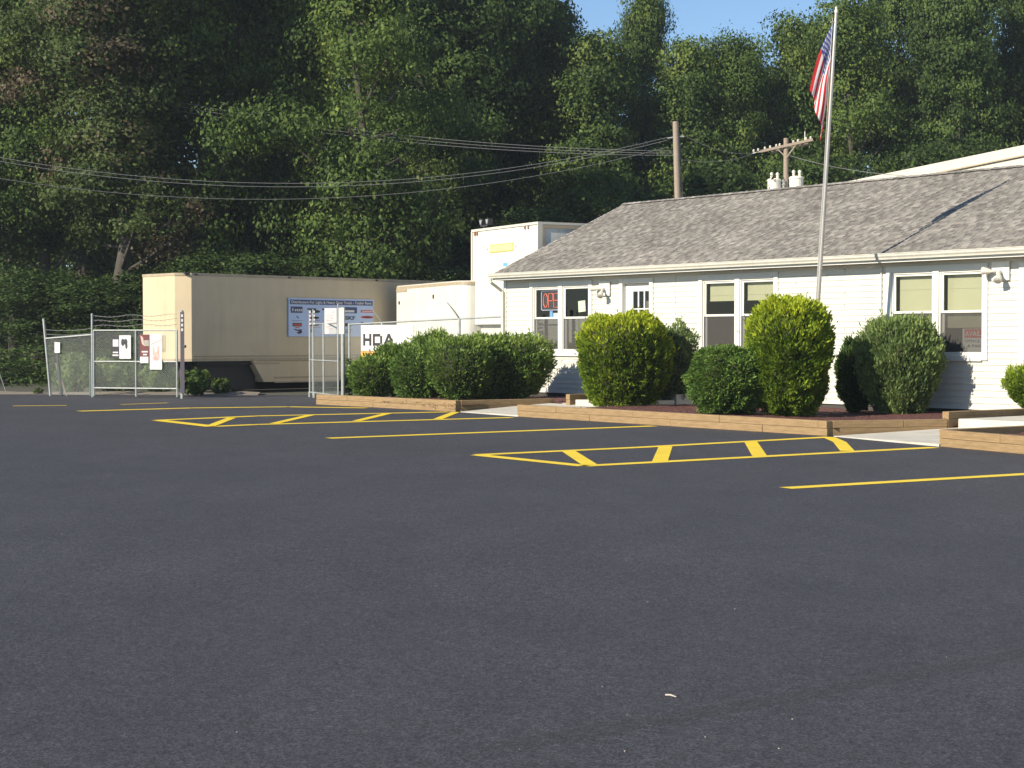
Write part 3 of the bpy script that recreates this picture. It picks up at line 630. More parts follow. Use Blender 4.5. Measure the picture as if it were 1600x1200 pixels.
def floodlight(u_, z_, label):
    r = empty('floodlight', BF.wld(u_, 0, z_), ang, label, 'wall light', 'twin floodlights on the office wall'); r.scale = (1.45, 1.3, 1.3)
    MB().box(-.14, .14, -.055, -.019, -.13, .16).build('mounting_plate', m_trim, r, bevel=.01)
    m2 = MB().lathe((0, 0, 0), [(.05, 0), (.05, .05), (.03, .06)], 12); m2.M = None
    b = MB(); b.tube([(0, -.055, .0), (0, -.11, .0)], .04, 10); b.build('swivel_base', m_trim, r)
    for s, d in ((-1, Vector((-.9, -.35, .12))), (1, Vector((.25, -.65, -.72)))):
        d.normalize(); p = Vector((.03 * s, -.11, 0)); h = MB(); h.tube([p, p + d * .06, p + d * .09, p + d * .17, p + d * .20], [.018, .02, .04, .06, .058], 12); hh = h.build('lamp_head', m_gut, r, smooth=True)
        l = MB(); l.tube([p + d * .195, p + d * .206], [.05, .03], 12); l.build('lens', m_stone, hh)
    return r
u_, z_ = BF.px(947, 452); floodlight(u_, z_, 'white twin floodlight on siding between open-sign window and the nine-light door')
u_, z_ = BF.px(1566, 425); floodlight(u_, z_, 'white twin floodlight on siding right of the window with the available sign')

# neon sign, papers, available sign, all behind glass
def neon():
    ua, zt = BF.px(846, 455, .12); ub, zb = BF.px(884, 484, .12)
    r = empty('neon_sign', BF.wld((ua + ub) / 2, .12, zb), ang, 'red and white neon open sign hanging inside the left office window', 'neon sign')
    w2 = (ub - ua) / 2; h = zt - zb
    MB().box(-w2, w2, .012, .02, 0, h).build('backing', m_dark, r)
    c = MB(); rr_ = .05; pts = []
    for (cx, cz_, a0) in ((w2 - rr_, h - rr_, 0), (-w2 + rr_, h - rr_, 90), (-w2 + rr_, rr_, 180), (w2 - rr_, rr_, 270)):
        for k in range(5): t = R(a0 + k * 22.5); pts.append((cx + rr_ * math.cos(t), 0, cz_ + rr_ * math.sin(t)))
    pts.append(pts[0]); c.tube(pts, .0085, 6); c.build('border_tube', m_neonw, r)
    t = MB(); lw = (2 * w2 - .14) / 4; z0, z1 = .07, h - .07; zm = (z0 + z1) / 2
    for i, ch in enumerate('OPEN'):
        x0 = -w2 + .07 + i * lw + .018; x1 = x0 + lw - .036; xm = (x0 + x1) / 2
        S_ = {'O': [[(xm + (x1 - x0) / 2 * math.cos(a * .5236), zm + (z1 - z0) / 2 * math.sin(a * .5236)) for a in range(13)]],
              'P': [[(x0, z0), (x0, z1), (x1 - .02, z1), (x1, z1 - .04), (x1, zm + .02), (x1 - .02, zm - .01), (x0, zm - .01)]],
              'E': [[(x1, z1), (x0, z1), (x0, z0), (x1, z0)], [(x0, zm), (x1 - .01, zm)]], 'N': [[(x0, z0), (x0, z1), (x1, z0), (x1, z1)]]}[ch]
        for ln in S_: t.tube([(a_, -.005, b_) for a_, b_ in ln], .011, 6)
    t.build('lettering', m_neonr, r)
neon()
def paper(px0, py0, px1, py1, label, mat, tilt=0, y=.07, cat='notice', extra=None, name='notice'):
    ua, za = BF.px(px0, py0, y); ub, zb = BF.px(px1, py1, y); r = empty(name, BF.wld((ua + ub) / 2, y, zb), ang, label, cat)
    h = za - zb; w2 = (ub - ua) / 2; mb = MB(); mb.box(-w2, w2, 0, .004, 0, h); o = mb.build('sheet', mat, r)
    l = MB(); k = int(h / .035)
    if extra is None:
        for i in range(1, k): l.box(-w2 * .75, w2 * (.2 + .5 * ((i * 7) % 5) / 5), -.002, -.0005, h - i * .035, h - i * .035 + .008)
        l.build('printed_lines', m_signb, r)
    for c_ in r.children: c_.rotation_euler = (0, R(tilt), 0)
    return r, w2, h
paper(904, 470, 915, 487, 'pale green paper notice taped in second pane of the open-sign window', m_paper, -4)
paper(859, 486, 863.5, 496.5, 'small blue narrow card standing below the neon open sign', m_blueg, 0)
paper(864.5, 489, 872.5, 496.5, 'small white card with blue edge below the neon open sign', m_signw, 0)
def avail():
    ua, zt = BF.px(1506, 513, .16); ub = 13.35; zb = ZS + .03
    r = empty('available_sign', BF.wld(ua, .16, zb), ang, 'white and red available sign leaning inside the lower right window', 'sign'); w_ = ub - ua; h = zt - zb
    b = MB(); b.box(-.03, w_, 0, .01, 0, h); b.build('board', m_signw, r)
    b = MB(); b.box(.015, w_ - .02, -.004, -.0005, h - .19, h - .02); b.build('red_band', m_signred, r)
    t = MB(); text_mb(t, 'AVAILABLE', .03, h - .155, .10, -.006, 0, width=w_ - .08, align='LEFT', bold=.02); t.build('band_lettering', m_signw, r)
    t = MB()
    text_mb(t, 'OFFICE, SHOP', .02, h - .28, .055, -.002, 0, width=w_ - .05, align='LEFT', bold=.015); t.build('lettering', m_ink, r); t = MB(); text_mb(t, '& PARKING', .09, h - .38, .055, -.002, 0, width=w_ - .16, align='LEFT', bold=.015)
    t.build('lettering', m_ink, r); t = MB(); text_mb(t, '585-484-7700', .0, h - .55, .065, -.002, 0, width=w_ - .03, align='LEFT', bold=.02)
    t.build('lettering', m_ink, r)
avail()

# ================================================================== BEDS, TIMBERS, WALKS
def L2(px, py, z=0):
    p = BF.loc(gz(px, py, z)); return p.x, p.y
def timber_run(pts, rows, label, z0=0.0, group='landscape timber edging', th=.13, wd=.14):
    o = BF.wld(pts[0][0], pts[0][1], 0); r = empty('timber_edging', o, ang, label, 'edging', group)
    rt = random.Random(hash(label) % 1000)
    for i in range(len(pts) - 1):
        a_ = Vector((pts[i][0] - pts[0][0], pts[i][1] - pts[0][1], 0)); b_ = Vector((pts[i + 1][0] - pts[0][0], pts[i + 1][1] - pts[0][1], 0))
        Lt = (b_ - a_).length; d = (b_ - a_) / Lt; rz = math.atan2(d.y, d.x)
        for k in range(rows):
            s = 0 if k % 2 == 0 else -1.1
            while s < Lt:
                e = min(s + 2.44, Lt); s_ = max(s, 0)
                if e - s_ > .02:
                    mb = MB(); mb.box(0, e - s_ - .006, 0, wd, 0, th - .003)
                    t = mb.build('timber', m_timber, r, bevel=.008); t.location = a_ + d * s_ + Vector((rt.uniform(-.003, .003), rt.uniform(-.005, .005), z0 + k * th)); t.rotation_euler = (0, 0, rz)
                s = e if s + 2.44 >= Lt else s + 2.44
    return r
c0 = L2(494, 632); c1 = L2(712, 643.5); c2 = L2(808, 651); c3 = L2(1292, 681.5); c4 = L2(1469, 698); c5 = L2(1640, 713.5)
timber_run([c0, c1], 2, 'timber kerb in front of the leftmost dark junipers')
timber_run([(c1[0] + .0, c1[1] + .15), (c1[0] + .35, c1[1] + 2.6)], 2, 'short shaded timber return left of the first concrete walk')
timber_run([c2, c3], 2, 'long two-course timber kerb in front of the golden shrubs')
w0 = L2(1481, 671, .08)
timber_run([(c3[0], c3[1] + .15), w0], 2, 'timber return at the left of the ramped second walk', group='landscape timber edging')
timber_run([(w0[0] + .0, w0[1] + .02), (w0[0] + .05, w0[1] + 2.7)], 3, 'raised three-course timber beside the right concrete step')
timber_run([c4, c5], 2, 'timber kerb nearest the camera at the right edge')
timber_run([(c4[0], c4[1] + .15), (c4[0] + .1, c4[1] + 2.2)], 2, 'timber return right of the ramped second walk')
s0 = L2(899, 636, .1); s1_ = L2(1497, 670.5, .1)
timber_run([(s0[0] - .20, s0[1] + .0), (s0[0] - .20, s0[1] + 2.6)], 3, 'dark raised timber beside the small left concrete step')
def walk(poly, name='walkway'):
    mb = MB(); n_ = len(poly); vs = [BF.wld(x, y, z) for x, y, z in poly] + [BF.wld(x, y, -.01) for x, y, z in poly]
    mb.add(vs, [tuple(range(n_))] + [(i, (i + 1) % n_, n_ + (i + 1) % n_, n_ + i) for i in range(n_)]); return struct(name, mb, m_conc)
walk([(c1[0] + .18, c1[1] - .0, .012), (c2[0] + .03, c2[1] + .0, .035), (c2[0] + .15, s0[1] + .4, .16), (c1[0] + .18, s0[1] + .4, .16)])
walk([(c3[0] + .15, c3[1] - .0, .012), (c4[0] - .02, c4[1] + .0, .04), (c4[0] + .1, s1_[1] + .6, .12), (w0[0] + .14, s1_[1] + .6, .12)])
def step(x0, x1, y0, y1, z0, z1, name='concrete_step'):
    mb = MB(); mb.M = Matrix.Translation(BF.o) @ Matrix.Rotation(ang, 4, 'Z'); mb.box(x0, x1, y0, y1, z0, z1); return struct(name, mb, m_conc, bevel=.012)
step(s0[0], s0[0] + 1.7, s0[1], s0[1] + 1.5, .0, .27); step(s0[0] - .0, s0[0] + 1.7, s0[1] + 1.55, -.05, 0, .40)
step(s1_[0], s1_[0] + 2.3, s1_[1], s1_[1] + 1.9, .0, .28); step(s1_[0] + .05, s1_[0] + 2.3, s1_[1] + 1.95, -.05, 0, .42)
# mulch
def bed(name, x0, x1, yf0, yf1, skip=()):
    """yf0,yf1: front y at x0 and x1; back is the wall"""
    mb = MB(); rb = random.Random(int(x0 * 10) + 99); nx = int((x1 - x0) / .16); ny = 34; V = []
    for j in range(ny + 1):
        for i in range(nx + 1):
            x = x0 + (x1 - x0) * i / nx; yf = yf0 + (yf1 - yf0) * i / nx; y = yf + (-.03 - yf) * j / ny
            e = min(1, (y - yf) / .5); z = .14 + .02 * e + .02 * math.sin(x * 1.7 + y) * e + rb.uniform(-.012, .012); V.append(BF.wld(x, y, z))
    Fq = []
    for j in range(ny):
        for i in range(nx):
            x = x0 + (x1 - x0) * (i + .5) / nx; yf = yf0 + (yf1 - yf0) * i / nx; y = yf + (-.03 - yf) * (j + .5) / ny
            if any(a_ < x < b_ and c_ < y < d_ for a_, b_, c_, d_ in skip): continue
            k = j * (nx + 1) + i; Fq.append((k, k + 1, k + nx + 2, k + nx + 1))
    mb.add(V, Fq); return struct(name, mb, m_mulch, smooth=True)
bed('mulch_bed', c0[0] + .05, c1[0] + .1, c0[1] + .13, c1[1] + .15)
bed('mulch_bed', c1[0] + .1, c3[0] + 0.05, c1[1] + .2, c3[1] + .13, skip=[(c1[0] + .1, c2[0] + .12, -9, s0[1] + .25)])
bed('mulch_bed', c3[0], w0[0] + .05, c3[1] + .25, w0[1] + .2)
bed('mulch_bed', c4[0] + .15, c4[0] + 8, c4[1] + .15, c4[1] - .6)
# loose mulch chips and stones lie on the beds
ch = MB(); rc = random.Random(8)
for k in range(5200):
    x = rc.uniform(c0[0], w0[0] - .1)
    if c1[0] + .1 < x < c2[0] + .15: continue
    t = (x - c0[0]) / (c3[0] - c0[0]); yf = c0[1] + (c3[1] - c0[1]) * t + .16
    y = yf + (rc.random() ** 1.6) * (-.1 - yf)
    if s0[0] - .25 < x < s0[0] + 1.8 and y > s0[1] - .1: continue
    if x > c3[0] and y < w0[1] - 1.9 * (1 - (x - c3[0]) / (w0[0] - c3[0])): continue
    p = BF.wld(x, y, .165 + rc.uniform(-.015, .02))
    a_ = rc.uniform(0, 6.28); d = Vector((math.cos(a_), math.sin(a_), rc.uniform(-.3, .3))) * rc.uniform(.015, .045); q = Vector((-d.y, d.x, rc.uniform(-.01, .01))) * .35
    ch.add([p - d, p + q, p + d, p - q], [(0, 1, 2, 3)])
tag(ch.build('mulch_chips', m_mulch, fixn=False), kind='stuff')
rk = random.Random(4)
for (px, py, s) in [(1381, 638, .09), (1392, 640, .06), (1410, 641, .13), (1420, 643, .09), (1398, 645, .06), (836, 616, .14), (822, 618, .10)]:
    p = gz(px, py, .17); mb = MB(); mb.lathe((0, 0, -.02), [(s * .7, 0), (s, s * .35), (s * .8, s * .8), (s * .3, s)], 7)
    o = mb.build('edging_stone', m_stone, smooth=False, bevel=.01); o.location = p; o.rotation_euler = (rk.uniform(-.2, .2), rk.uniform(-.2, .2), rk.uniform(0, 3)); o.scale = (1.2, .8, .8)
    tag(o, {1381: 'leftmost small stone by the wall right of the tall golden shrub', 1392: 'smallest stone of the row right of the tall golden shrub', 1410: 'largest pale stone by the wall left of the dark shrub', 1420: 'pale stone touching the dark shrub at the wall foot', 1398: 'tiny front stone of the row left of the dark shrub',
           836: 'sunlit tan stone at the wall corner beside the wide juniper', 822: 'smaller stone half hidden under the wide juniper'}[px], 'stone', 'stones behind the tall golden shrub' if px > 1300 else 'stones beside the wide juniper')

# ================================================================== SHRUBS
def shrub_at(cx, by, back, z=.15):
    """ground point of a shrub: front foot seen at (cx, by), centre set back"""
    p = gz(cx, by, z); Z = p.y + back; return Vector(((cx - 800) / F * Z, Z, z)), F / Z
def B1(name, cx, by, hw, ty, fm, seed, label, p=3.2, depth=1.0, back=None, **k):
    hwm0 = hw * (1.5 / (by - 530))
    back_ = back if back is not None else hwm0 * .85
    P, ppm = shrub_at(cx, by, back_); rx = hw / ppm; h = (530 - ty) / ppm + EYE - P.z
    return bush(name, P, [(0, 0, 0, rx, rx * depth, h, p)], fm, seed, label, **k)
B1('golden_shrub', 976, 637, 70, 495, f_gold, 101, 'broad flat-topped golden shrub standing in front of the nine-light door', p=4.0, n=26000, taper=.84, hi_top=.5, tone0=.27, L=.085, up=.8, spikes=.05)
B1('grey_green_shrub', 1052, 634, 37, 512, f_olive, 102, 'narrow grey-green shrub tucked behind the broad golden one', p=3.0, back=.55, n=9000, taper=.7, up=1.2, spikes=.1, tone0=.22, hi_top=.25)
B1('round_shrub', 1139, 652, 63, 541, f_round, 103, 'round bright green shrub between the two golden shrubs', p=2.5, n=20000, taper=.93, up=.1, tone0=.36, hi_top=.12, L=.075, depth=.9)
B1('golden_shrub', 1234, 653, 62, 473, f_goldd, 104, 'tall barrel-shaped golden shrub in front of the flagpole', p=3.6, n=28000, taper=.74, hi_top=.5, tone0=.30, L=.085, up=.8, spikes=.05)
B1('dark_shrub', 1340, 646, 32, 532, f_jun, 105, 'dark shaded shrub squeezed behind the left side of the olive shrub', p=3.0, back=.7, n=9000, taper=.6, up=1.0, spikes=.15, tone0=.0, hi_top=.0)  # leaf tone lowered to paint in the tall golden shrub's shadow
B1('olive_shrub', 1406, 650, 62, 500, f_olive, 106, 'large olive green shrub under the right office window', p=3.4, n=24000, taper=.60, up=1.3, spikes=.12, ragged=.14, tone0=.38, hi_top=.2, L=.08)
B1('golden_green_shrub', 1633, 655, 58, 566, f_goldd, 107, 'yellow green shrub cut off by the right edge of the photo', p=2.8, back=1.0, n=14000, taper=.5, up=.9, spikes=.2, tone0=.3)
def B2(name, cx, by, back, lobes, fm, seed, label, **k):
    P, ppm = shrub_at(cx, by, back); ls = []
    for (x0, x1, ty, dy, p) in lobes:
        Z = P.y + dy; pp = F / Z; rx = (x1 - x0) / 2 / pp; ls.append((((x0 + x1) / 2 - 800) / pp - P.x, dy, 0, rx, rx * .85, (530 - ty) / pp + EYE - P.z, p))
    return bush(name, P, ls, fm, seed, label, **k)
B2('juniper', 660, 620, 2.0, [(634, 728, 520, 0, 2.3), (600, 690, 540, .2, 2.4)], f_jun, 111, 'tallest feathery juniper at the back of the left group', n=15000, taper=.8, up=.8, spikes=.25, ragged=.2, tone0=.3, L=.10, hi_top=.3)
B2('juniper', 600, 621, .9, [(548, 624, 560, 0, 2.3), (580, 664, 541, .5, 2.4)], f_jun, 112, 'leftmost dark juniper beside the open gate leaf', n=16000, taper=.85, up=.6, spikes=.2, ragged=.18, tone0=.25, L=.10, hi_top=.25)
B2('juniper', 655, 625, .95, [(613, 692, 546, 0, 2.6), (640, 712, 540, .3, 2.6)], f_round, 113, 'brighter green rounded juniper in the middle of the left group', n=16000, taper=.95, up=.3, spikes=.1, ragged=.15, tone0=.32, L=.09, hi_top=.15)
B2('juniper', 768, 627, 1.3, [(668, 770, 531, -.7, 2.8), (735, 862, 526, .3, 2.8), (700, 810, 527, .1, 3.0)], f_jun, 114, 'wide flat-topped dark juniper nearest the neon open sign window', n=26000, taper=.6, up=.6, spikes=.2, ragged=.16, tone0=.3, L=.095, hi_top=.3)

# ================================================================== FLAGPOLE AND FLAG
FPy = -2.1
ut, zt = BF.px(1306.6, 19, FPy); ub, zb = BF.px(1270, 600, FPy); 
sl_ = (ut - ub) / (zt - zb); ubase = ub - sl_ * (zb - .25); P0 = BF.wld(ubase, FPy, .25); P1 = BF.wld(ut, FPy, zt)
fp = empty('flagpole', P0, 0, 'tall slightly leaning metal flagpole rising behind the tall golden shrub', 'flagpole')
d = P1 - P0
mb = MB(); mb.tube([d * t for t in (-.02, .25, .5, .75, 1)], [.050, .046, .041, .036, .030], 14); mb.build('pole', m_alu, fp, smooth=True)
mb = MB(); mb.lathe(d + Vector((0, 0, -.01)), [(.034, 0), (.036, .05), (.02, .06), (.02, .075), (.0275, .10), (.01, .12)], 12); mb.build('finial', m_trim, fp)
mb = MB(); mb.tube([d * .985 + Vector((-.07, -.03, 0)), d * .6 + Vector((-.055, -.05, 0)), d * .15 + Vector((-.06, -.05, 0))], .004, 5); mb.build('halyard', m_trim, fp)
mb = MB(); mb.tube([d * .975, d * .975 + Vector((-.10, -.03, 0))], .02, 8); mb.build('truck_pulley', m_alu, fp)
fl = empty('flag', P0 + d * .972, 0, 'limp american flag hanging in folds near the top of the pole', 'flag')
NS, NT = 60, 52; H_ = 1.15; out = Vector((-.95, .30, 0)).normalized(); nrm = Vector((-.30, -.95, 0))
lean = d.normalized()
def flagp(s, t):      # s along the fly, t down the hoist
    hz_ = -t * H_
    ex = .05 + .46 * s ** .9 * (1 - .62 * t) - .06 * t * s + .03 * math.sin(3 * s + 4 * t) * s
    drop = 1.30 * s * (1 - .10 * t) - .1 * s * (1 - s)
    fold = math.sin(t * 11 + s * 2.0) * .06 * min(1, s * 2.2) + math.sin(t * 27 + s * 5) * .02 * s
    fx = math.cos(t * 11 + s * 2.0) * .03 * min(1, s * 2.2)
    p = lean * (hz_ * 1) + out * (ex + fx) + Vector((0, 0, -drop)) + nrm * fold
    return p - lean * 0
V = [flagp(i / NS, j / NT) for j in range(NT + 1) for i in range(NS + 1)]; Fq = []; Mi = []
for j in range(NT):
    for i in range(NS):
        k = j * (NS + 1) + i; Fq.append((k, k + 1, k + NS + 2, k + NS + 1)); st = int((j + .5) / NT * 13)
        Mi.append(2 if (i < NS * .4 and st < 7) else (0 if st % 2 == 0 else 1))
me = bpy.data.meshes.new('cloth'); me.from_pydata(V, [], Fq)
for m2 in (m_red, m_wht, m_blu): me.materials.append(m2)
me.polygons.foreach_set('material_index', Mi)
for p in me.polygons: p.use_smooth = True
o = bpy.data.objects.new('cloth', me); COL.objects.link(o); o.parent = fl
sm = MB()
for r_ in range(9):
    for c_ in range(6 if r_ % 2 == 0 else 5):
        s = .4 * ((c_ + .5 + (0 if r_ % 2 == 0 else .5)) / 6); t = (7 / 13) * (r_ + .6) / 9.4
        a_ = flagp(s, t); dx = (flagp(s + .01, t) - a_).normalized(); dz = (flagp(s, t + .01) - a_).normalized(); nn = dx.cross(dz).normalized()
        for sg in (1, -1):
            sm.poly([a_ + nn * .004 * sg + (dx * math.cos(q * .6283) + dz * math.sin(q * .6283)) * (.034 if q % 2 else .016) for q in range(10)])
sm.build('stars', m_wht, fl, fixn=False)

# ================================================================== VEHICLES AND BOXES IN THE YARD
def wheel(mb, x, y, r=.5, wdt=.28, hub=None):
    mb.tube([(x, y, r), (x, y + .03, r), (x, y + wdt - .03, r), (x, y + wdt, r)], [r * .92, r, r, r * .92], 22)
def wheels(parent, xs, y, r=.5):
    for x in xs:
        t = MB(); wheel(t, x, y, r); o = t.build('wheel', m_black, parent)
        h = MB(); h.tube([(x, y - .012, r), (x, y + .02, r)], [r * .5, r * .52], 16); h.tube([(x, y - .05, r), (x, y - .01, r)], [r * .16, r * .2], 10); h.build('rim', m_dark, o)
TF_o = at(300, 600, 50.0); TF = Frame((TF_o.x, TF_o.y, 0), R(45))
ZTOP = EYE + (530 - 426.5) * 50 / F; ZBOT = EYE - (563 - 530) * 50 / F
tt = empty('moving_trailer', TF.o, R(45), 'long tan drop-frame moving trailer with blue and white distributor sign on its side', 'trailer')
Lt, Wt, Cf = 14.6, 2.45, .36
bd = MB(); outl = [(0, Cf), (0, Wt - Cf), (Cf, Wt), (Lt, Wt), (Lt, 0), (Cf, 0)]   # front is at x=0, chamfered corners
off = Cf
outl = [(-off, Cf), (-off, Wt - Cf), (0, Wt), (Lt, Wt), (Lt, 0), (0, 0)]
bd.prism([(x, y, ZBOT + .04) for x, y in outl], (0, 0, ZTOP - ZBOT - .12))
bd.build('body', m_tan, tt, bevel=.01)
rl = MB(); o2 = [(-off - .015, Cf - .01), (-off - .015, Wt - Cf + .01), (-.01, Wt + .015), (Lt, Wt + .015), (Lt, -.015), (-.01, -.015)]
rl.prism([(x, y, ZTOP - .085) for x, y in o2], (0, 0, .085)); rl.build('top_rail', m_tanrail, tt, bevel=.008)
rl = MB(); rl.prism([(x, y, ZBOT - .035) for x, y in o2], (0, 0, .08)); rl.box(0, Lt, -.028, -.015, ZBOT + .10, ZBOT + .13); rl.build('bottom_rail', m_tanrail, tt)
# side panel seams and rivet strips
sm = MB()
for i in range(1, 12): sm.box(i * 1.22 - .01, i * 1.22 + .01, -.002, 0, ZBOT + .13, ZTOP - .085)
sm.build('panel_seam', m_tan, tt)
xa, _ = TF.px(395, 565); xb, za_ = TF.px(413, 597); zd = za_; xe = Lt - .3
dp = MB(); dp.prism([(xa, .02, ZBOT - .036), (xe, .02, ZBOT - .036), (xe, .02, zd), (xb, .02, zd)], (0, Wt - .04, 0)); dp.build('drop_frame', m_tan, tt, bevel=.01)
dp = MB(); dp.box(xb + .4, xe - .2, .0, .018, zd + .12, zd + .16); dp.box(xb + .4, xe - .2, -.005, .018, zd - .03, zd + .02); dp.box(xa + .05, xa + 1.05, .006, .018, ZBOT - .14, ZBOT - .10); dp.build('skirt_rail', m_tanrail, tt)
un = MB(); un.box(0.3, xa + .4, .15, Wt - .15, ZBOT - .16, ZBOT - .037); un.box(.2, xa + .3, .30, .36, .10, ZBOT - .16); un.box(xa, xe, 1.3, 1.36, .04, zd)  # subframe, then two thin black plates standing in for the shade underneath
for y in (.35, Wt - .45): un.box(1.9, 2.02, y, y + .12, .12, ZBOT - .16); un.box(1.8, 2.12, y - .05, y + .17, .05, .12)
un.build('landing_gear_and_shade_plates', m_black, tt)
wheels(tt, (xa - 1.9, xa - .85), .40, .46)
wheels(tt, (Lt - 2.6, Lt - 1.5), .05, .46)
# marker lamps, thin cable shadow lines come from real power lines
mk = MB()
for x in (.1, 3.6, 7.2, 10.8): MB().box(x, x + .1, -.03, -.016, ZTOP - .07, ZTOP - .02).build('marker_lamp', m_dark, tt)
mk.box(-off + .16, -off + .30, .02, .12, ZTOP - .05, ZTOP + .01); mk.build('marker_lamp', m_dark, tt)
dr = MB(); dr.box(-off - .012, -off, Wt * .35, Wt * .62, ZBOT + .25, ZBOT + .75); dr.build('front_hatch', m_tanrail, tt)

# distributor sign on the trailer side
xs0, zs1 = TF.px(451, 461, -.05); xs1, zs0 = TF.px(584, 526, -.05)
dsn = empty('distributor_sign', TF.wld(xs0, -.05, zs0), R(45), 'pale blue and white sign of parts logos mounted on the tan trailer', 'sign')
W_, Hh = xs1 - xs0, 1.22
MB().box(0, W_, 0, .03, 0, Hh).build('panel', m_signb, dsn)
MB().box(.05, W_ - .05, -.005, 0, Hh - .20, Hh - .05).build('header_band', m_navy, dsn)
t = MB(); text_mb(t, 'Distributors For Light & Heavy Duty Truck - Trailer Parts', W_ / 2, Hh - .165, .085, -.008, 0, width=W_ - .2, bold=.02); t.build('header_lettering', m_signw, dsn)
cw = W_ / 6
ml_ = [m_navy, m_ink, m_signred, m_signw]
rows = [Hh - .40, Hh - .62, Hh - .84, Hh - 1.05]
def ell(lg, x, z, a_, b_, m2, y=-.004): lg.poly([(x + a_ * math.cos(q * .4189), y, z + b_ * math.sin(q * .4189)) for q in range(15)], m2)
def logo(fn): lg = MB(); fn(lg); lg.build('logo', ml_, dsn, fixn=False)
def lg1(g):
    g.box(.08, .08 + cw * .8, -.005, -.001, Hh - .47, Hh - .27, 0); g.box(.14, .18, -.007, -.0055, Hh - .42, Hh - .32, 3)
    for i in range(6): g.box(.24 + i * .075, .24 + i * .075 + .05, -.007, -.0055, Hh - .42, Hh - .35, 3)
logo(lg1)
logo(lambda g: g.box(.62 * W_ + .06, .62 * W_ + .06 + cw * .95, -.005, -.001, Hh - .46, Hh - .26, 0).box(.62 * W_ + .1, .62 * W_ + .06 + cw * .75, -.007, -.0055, Hh - .43, Hh - .36, 3))
logo(lambda g: g.prism([(.28, -.003, rows[1] + .06), (.38, -.003, rows[1] + .03), (.40, -.003, rows[1] - .04), (.33, -.003, rows[1] + .01)], (0, -.003, 0), 0).box(.12, .55, -.004, -.001, rows[1] - .10, rows[1] - .09, 1))
logo(lambda g: g.box(.15, .52, -.004, -.001, rows[2] - .06, rows[2] + .05, 1).box(.17, .50, -.006, -.0045, rows[2] - .035, rows[2] + .025, 2).box(.25, .42, -.004, -.001, rows[2] - .11, rows[2] - .08, 2))
logo(lambda g: g.prism([(.15, -.003, rows[3] + .08), (.35, -.003, rows[3] + .05), (.50, -.003, rows[3] + .06), (.53, -.003, rows[3] - .04), (.42, -.003, rows[3] - .09), (.30, -.003, rows[3] - .05), (.42, -.003, rows[3] + .0), (.28, -.003, rows[3] + .02)], (0, -.003, 0), 1))
for cxx in (1.27 * cw, 2.3 * cw):
    def lg2(g): g.box(cxx, cxx + cw * .6, -.004, -.001, rows[0] + .03, rows[0] + .08, 1); ell(g, cxx + .3, rows[0] - .02, .22, .05, 1)
    logo(lg2)
    for rw in (rows[1], rows[2]):
        def lg3(g): ell(g, cxx + .28, rw, .2, .045, 1); g.box(cxx + .05, cxx + .5, -.004, -.001, rw - .09, rw - .075, 2)
        logo(lg3)
    logo(lambda g: ell(g, cxx + .2, rows[3] + .02, .07, .07, 1))
cxx = 3.85 * cw
logo(lambda g: g.box(cxx, cxx + .14, -.004, -.001, rows[2] - .05, rows[2] + .06, 1).box(cxx + .2, cxx + .42, -.004, -.001, rows[2] + .02, rows[2] + .035, 0).box(cxx + .2, cxx + .36, -.004, -.001, rows[2] - .03, rows[2] - .015, 0))
def lg4(g):
    for i in range(3): g.box(cxx, cxx + .34 - .05 * i, -.004, -.001, rows[3] + .04 - i * .05, rows[3] + .06 - i * .05, 0)
logo(lg4)
cx5 = 5.05 * cw
logo(lambda g: g.box(cx5, cx5 + .55, -.004, -.001, rows[0] - .03, rows[0] + .05, 2).box(cx5 + .05, cx5 + .5, -.006, -.0045, rows[0] - .005, rows[0] + .02, 3))
def lg5(g): ell(g, cx5 + .27, rows[1] + .04, .28, .045, 2); ell(g, cx5 + .27, rows[1] + .04, .22, .02, 1, -.006)
logo(lg5)
def lg6(g):
    ell(g, cx5 + .05, rows[2] + .05, .05, .06, 1)
    for i in range(6): g.box(cx5 + .12 + i * .07, cx5 + .17 + i * .07, -.004, -.001, rows[2] + .005, rows[2] + .06, 1)
logo(lg6)
logo(lambda g: g.box(cx5, cx5 + .5, -.004, -.001, rows[3] + .06, rows[3] + .10, 2))
t = MB(); text_mb(t, 'SKF', 3.85 * cw + .25, rows[1] - .05, .12, -.004, 0, width=.42, bold=.03); t.build('lettering', m_ink, dsn)

# small white trailer with rounded front corners
a2 = math.atan2(-.917, .4)
def Wbox(px, pyt, Y): p = at(px, 600, Y); return Frame((p.x, p.y, 0), a2), EYE + (530 - pyt) * Y / F
WF, zt2 = Wbox(620, 446.5, 55.0); L2_ = 5.8
wt = empty('white_trailer', WF.o, a2, 'short white box trailer with rounded front corner behind the fence', 'trailer')
pts = [(0, 2.4), (0, 0)]; rc_ = .38
for k in range(7): t_ = R(-90 + 15 * k); pts.append((L2_ - rc_ + rc_ * math.cos(t_), rc_ + rc_ * math.sin(t_)))
for k in range(7): t_ = R(15 * k); pts.append((L2_ - rc_ + rc_ * math.cos(t_), 2.4 - rc_ + rc_ * math.sin(t_)))
zb2 = .95
mb = MB(); mb.prism([(x, y, zb2) for x, y in pts], (0, 0, zt2 - zb2 - .14)); mb.build('body', m_white, wt)
mb = MB(); mb.prism([(x + (.02 if x > 3 else -.02), y, zt2 - .14) for x, y in pts], (0, 0, .10)); mb.box(0, 1.0, -.02, 0, zt2 - .22, zt2 - .14); mb.build('top_rail', m_tanrail, wt)
mb = MB(); mb.prism([(x, y, zt2 - .04) for x, y in [(.0, 2.38), (0, .02), (L2_ - .4, .02), (L2_ - .05, .4), (L2_ - .05, 2.0), (L2_ - .4, 2.38)]], (0, 0, .03)); mb.build('roof_skin', m_wsteel, wt)
